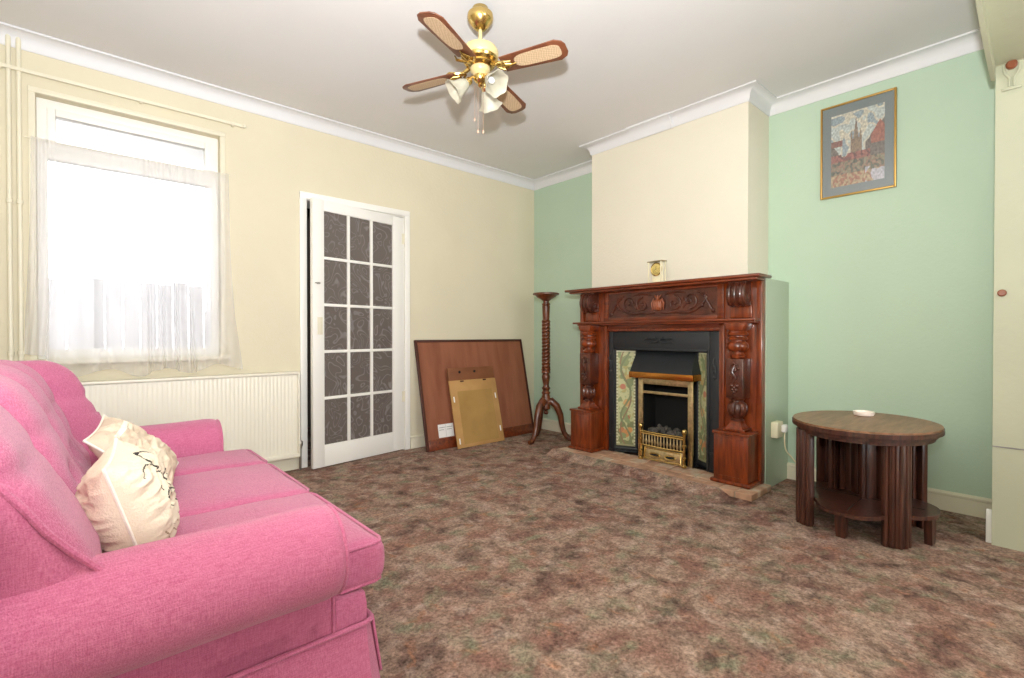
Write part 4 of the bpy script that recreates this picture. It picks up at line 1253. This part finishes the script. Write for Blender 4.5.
for (x, z) in ((-.19,.86),(-.14,.80),(-.098,.746),(-.07,.705),(-.043,.658),(-.01,.615),(.014,.588),(.03,.57)):
    pts.append((x, Y0b+.012, z))
tube(b, pts, .007, 8); obj('piping', b, pk, bk)
# rear posts rolling round the back ends
for y in (1.105, 2.80):
    b = new(); rbox(b, (-.215, y, .44), (.20, .15, .70), .072, (10,10,16)); obj('back_post', b, pk, t)

# ------------------------------------------------------------------ scatter cushions
def pillow(name, loc, rot, size, label, paint, group=None, thick=.075, seed=0):
    root = thing(name, label, 'cushion', loc, 'scatter cushions on the sofa')
    R = Matrix.Translation(loc) @ rot
    b = new(); lay = b.loops.layers.color.new('Col')
    n = 110; g = {}
    for side in (1, -1):
        for i in range(n+1):
            for j in range(n+1):
                u = -1+2*i/n; v = -1+2*j/n
                edge = i in (0, n) or j in (0, n)
                if edge and side == -1: g[(side,i,j)] = g[(1,i,j)]; continue
                h = ((1-abs(u)**2.6)*(1-abs(v)**2.6))**.55
                pin = 1-.09*(1-abs(u)**2)*0 - .07*(1-v*v)*(abs(u)**3)
                pin2 = 1-.07*(1-u*u)*(abs(v)**3)
                w = noise.noise(V((u*2.2+seed, v*2.2, side)))*.14 + .06*sin(9*u+5*v+seed)*noise.noise(V((u*1.5, v*1.5+seed, 4)))
                wr = .020*abs(noise.noise(V((u*1.6+v*2.2+seed, v*5-u*2, 2.0+side))))*h + .006*abs(noise.noise(V((u*4-v*1.5, v*9+u*3+seed, 7.0+side))))*h**.5
                x = side*thick*h*(1+w) - side*wr
                y = size*u*pin; z = size*v*pin2
                z -= .02*size*(1-abs(u))*0
                g[(side,i,j)] = b.verts.new(R @ V((x, y, z)))
    for side in (1, -1):
        for i in range(n):
            for j in range(n):
                q_ = [g[(side,i,j)], g[(side,i+1,j)], g[(side,i+1,j+1)], g[(side,i,j+1)]]
                if side < 0: q_ = q_[::-1]
                f = b.faces.new(q_)
                c = paint((i+.5)/n, (j+.5)/n, side)
                for l in f.loops: l[lay] = (*c, 1)
    obj('cover', b, M['pillow'], root, angle=180)
    b = new()
    loop = [g_ for g_ in ([(-1+2*i/n, -1) for i in range(n+1)] + [(1, -1+2*j/n) for j in range(1,n+1)] + [(1-2*i/n, 1) for i in range(1,n+1)] + [(-1, 1-2*j/n) for j in range(1,n+1)])]
    P4 = []
    for (u, v) in loop:
        pin = 1-.07*(1-v*v)*(abs(u)**3); pin2 = 1-.07*(1-u*u)*(abs(v)**3)
        P4.append(R @ V((0, size*u*pin, size*v*pin2)))
    tube(b, P4, .004, 6); obj('piping', b, M['pillow_plain'], root)
    return root
cream = srgb(240,233,222)[:3]; dark = srgb(84,62,54)[:3]
def seg_d(p, a, b_):
    ax_, ay_ = a; bx_, by_ = b_; px, py = p
    L2 = (bx_-ax_)**2+(by_-ay_)**2; tt = max(0, min(1, ((px-ax_)*(bx_-ax_)+(py-ay_)*(by_-ay_))/L2))
    return math.hypot(px-ax_-tt*(bx_-ax_), py-ay_-tt*(by_-ay_))
def arcs_paint(u, v, side):
    if side < 0: return cream
    for (cu, cv, r, a0, a1) in ((.36,.50,.09,0,0),(.30,.70,.16,200,20),(.40,.62,.12,190,10),(.55,.80,.14,180,20),(.62,.55,.13,200,30),(.45,.42,.12,200,40),(.72,.70,.11,180,40),(.75,.38,.12,190,30),(.58,.30,.10,200,60)):
        cu -= .03
        d = math.hypot(u-cu, v-cv); a = math.degrees(math.atan2(v-cv, u-cu)) % 360
        if u > .14 and abs(d-r) < (.003+.009*min(1, u*1.8))*(.6+.5*abs(sin(a*.05))) and (20 < a < 190): return dark
    if 0.08 < v < .3 and abs(((u*9+v*5) % 1)-.5) < .06: return srgb(206,190,172)[:3]
    return cream
def band_paint(u, v, side):
    if side > 0 and .18 < u < .82 and abs(v-.8) < .03: return srgb(250,246,238)[:3]
    k = noise.noise(V((u*4, v*4, 1)))
    return srgb(234,224,212)[:3] if k < .1 else cream
Rn = Matrix.Rotation(radians(-8), 4, 'Z') @ Matrix.Rotation(radians(-16), 4, 'Y') @ Matrix.Rotation(radians(4), 4, 'X')
pillow('scatter_cushion', V((.098, 1.525, .578)), Rn, .142, 'crumpled cream cushion with black curved line print, nearer the camera', arcs_paint, seed=1, thick=.092)
Rf = Matrix.Rotation(radians(-18), 4, 'Z') @ Matrix.Rotation(radians(-46), 4, 'Y') @ Matrix.Rotation(radians(10), 4, 'X')
pillow('scatter_cushion', V((.150, 2.12, .59)), Rf, .150, 'plain cream cushion leaning behind the black printed one', band_paint, seed=5, thick=.06)

# ------------------------------------------------------------------ light
W = bpy.data.worlds.new('sky'); SC.world = W; W.use_nodes = True
bg = W.node_tree.nodes['Background']; bg.inputs['Color'].default_value = (.93,.97,1,1); bg.inputs['Strength'].default_value = 5.5
def area(name, loc, target, size, power, col=(1,1,1), sy_=None):
    l = bpy.data.lights.new(name, 'AREA'); l.energy = power; l.color = col
    l.shape = 'RECTANGLE' if sy_ else 'DISK'; l.size = size
    if sy_: l.size_y = sy_
    o = bpy.data.objects.new(name, l); COL.objects.link(o); o.location = loc
    o.rotation_euler = (V(target)-V(loc)).to_track_quat('-Z', 'Y').to_euler(); return o
area('camera_flash', (-.02, -.02, 1.30), (-.02+.48, -.02+.86, 1.30+1.55), .10, 158, (.94,.97,1))
area('front_room_fill', (1.4, -3.7, 1.5), (1.6, 2, 1.2), 2.1, 40, (.93,.97,1), 1.4)  # added soft fill lamp, raises the ambient light from an assumed front-room window

# ------------------------------------------------------------------ camera
cam = bpy.data.cameras.new('camera'); co = bpy.data.objects.new('camera', cam); COL.objects.link(co)
cam.sensor_width = 36; cam.lens = 36*487/1024; cam.clip_start = .02
yaw, pitch = radians(48.25), radians(-.52)
fwd = V((cos(yaw)*cos(pitch), sin(yaw)*cos(pitch), sin(pitch)))
co.location = (0, 0, 1.0); co.rotation_euler = fwd.to_track_quat('-Z', 'Y').to_euler()
SC.camera = co
SC.view_settings.view_transform = 'Standard'; SC.view_settings.look = 'None'
SC.view_settings.gamma = 1; SC.view_settings.exposure = .02; SC.view_settings.use_curve_mapping = False
SC.cycles.use_denoising = True
SC.cycles.max_bounces = 10; SC.cycles.diffuse_bounces = 6; SC.cycles.transparent_max_bounces = 16
SC.cycles.sample_clamp_indirect = 6; SC.cycles.caustics_reflective = False; SC.cycles.caustics_refractive = False
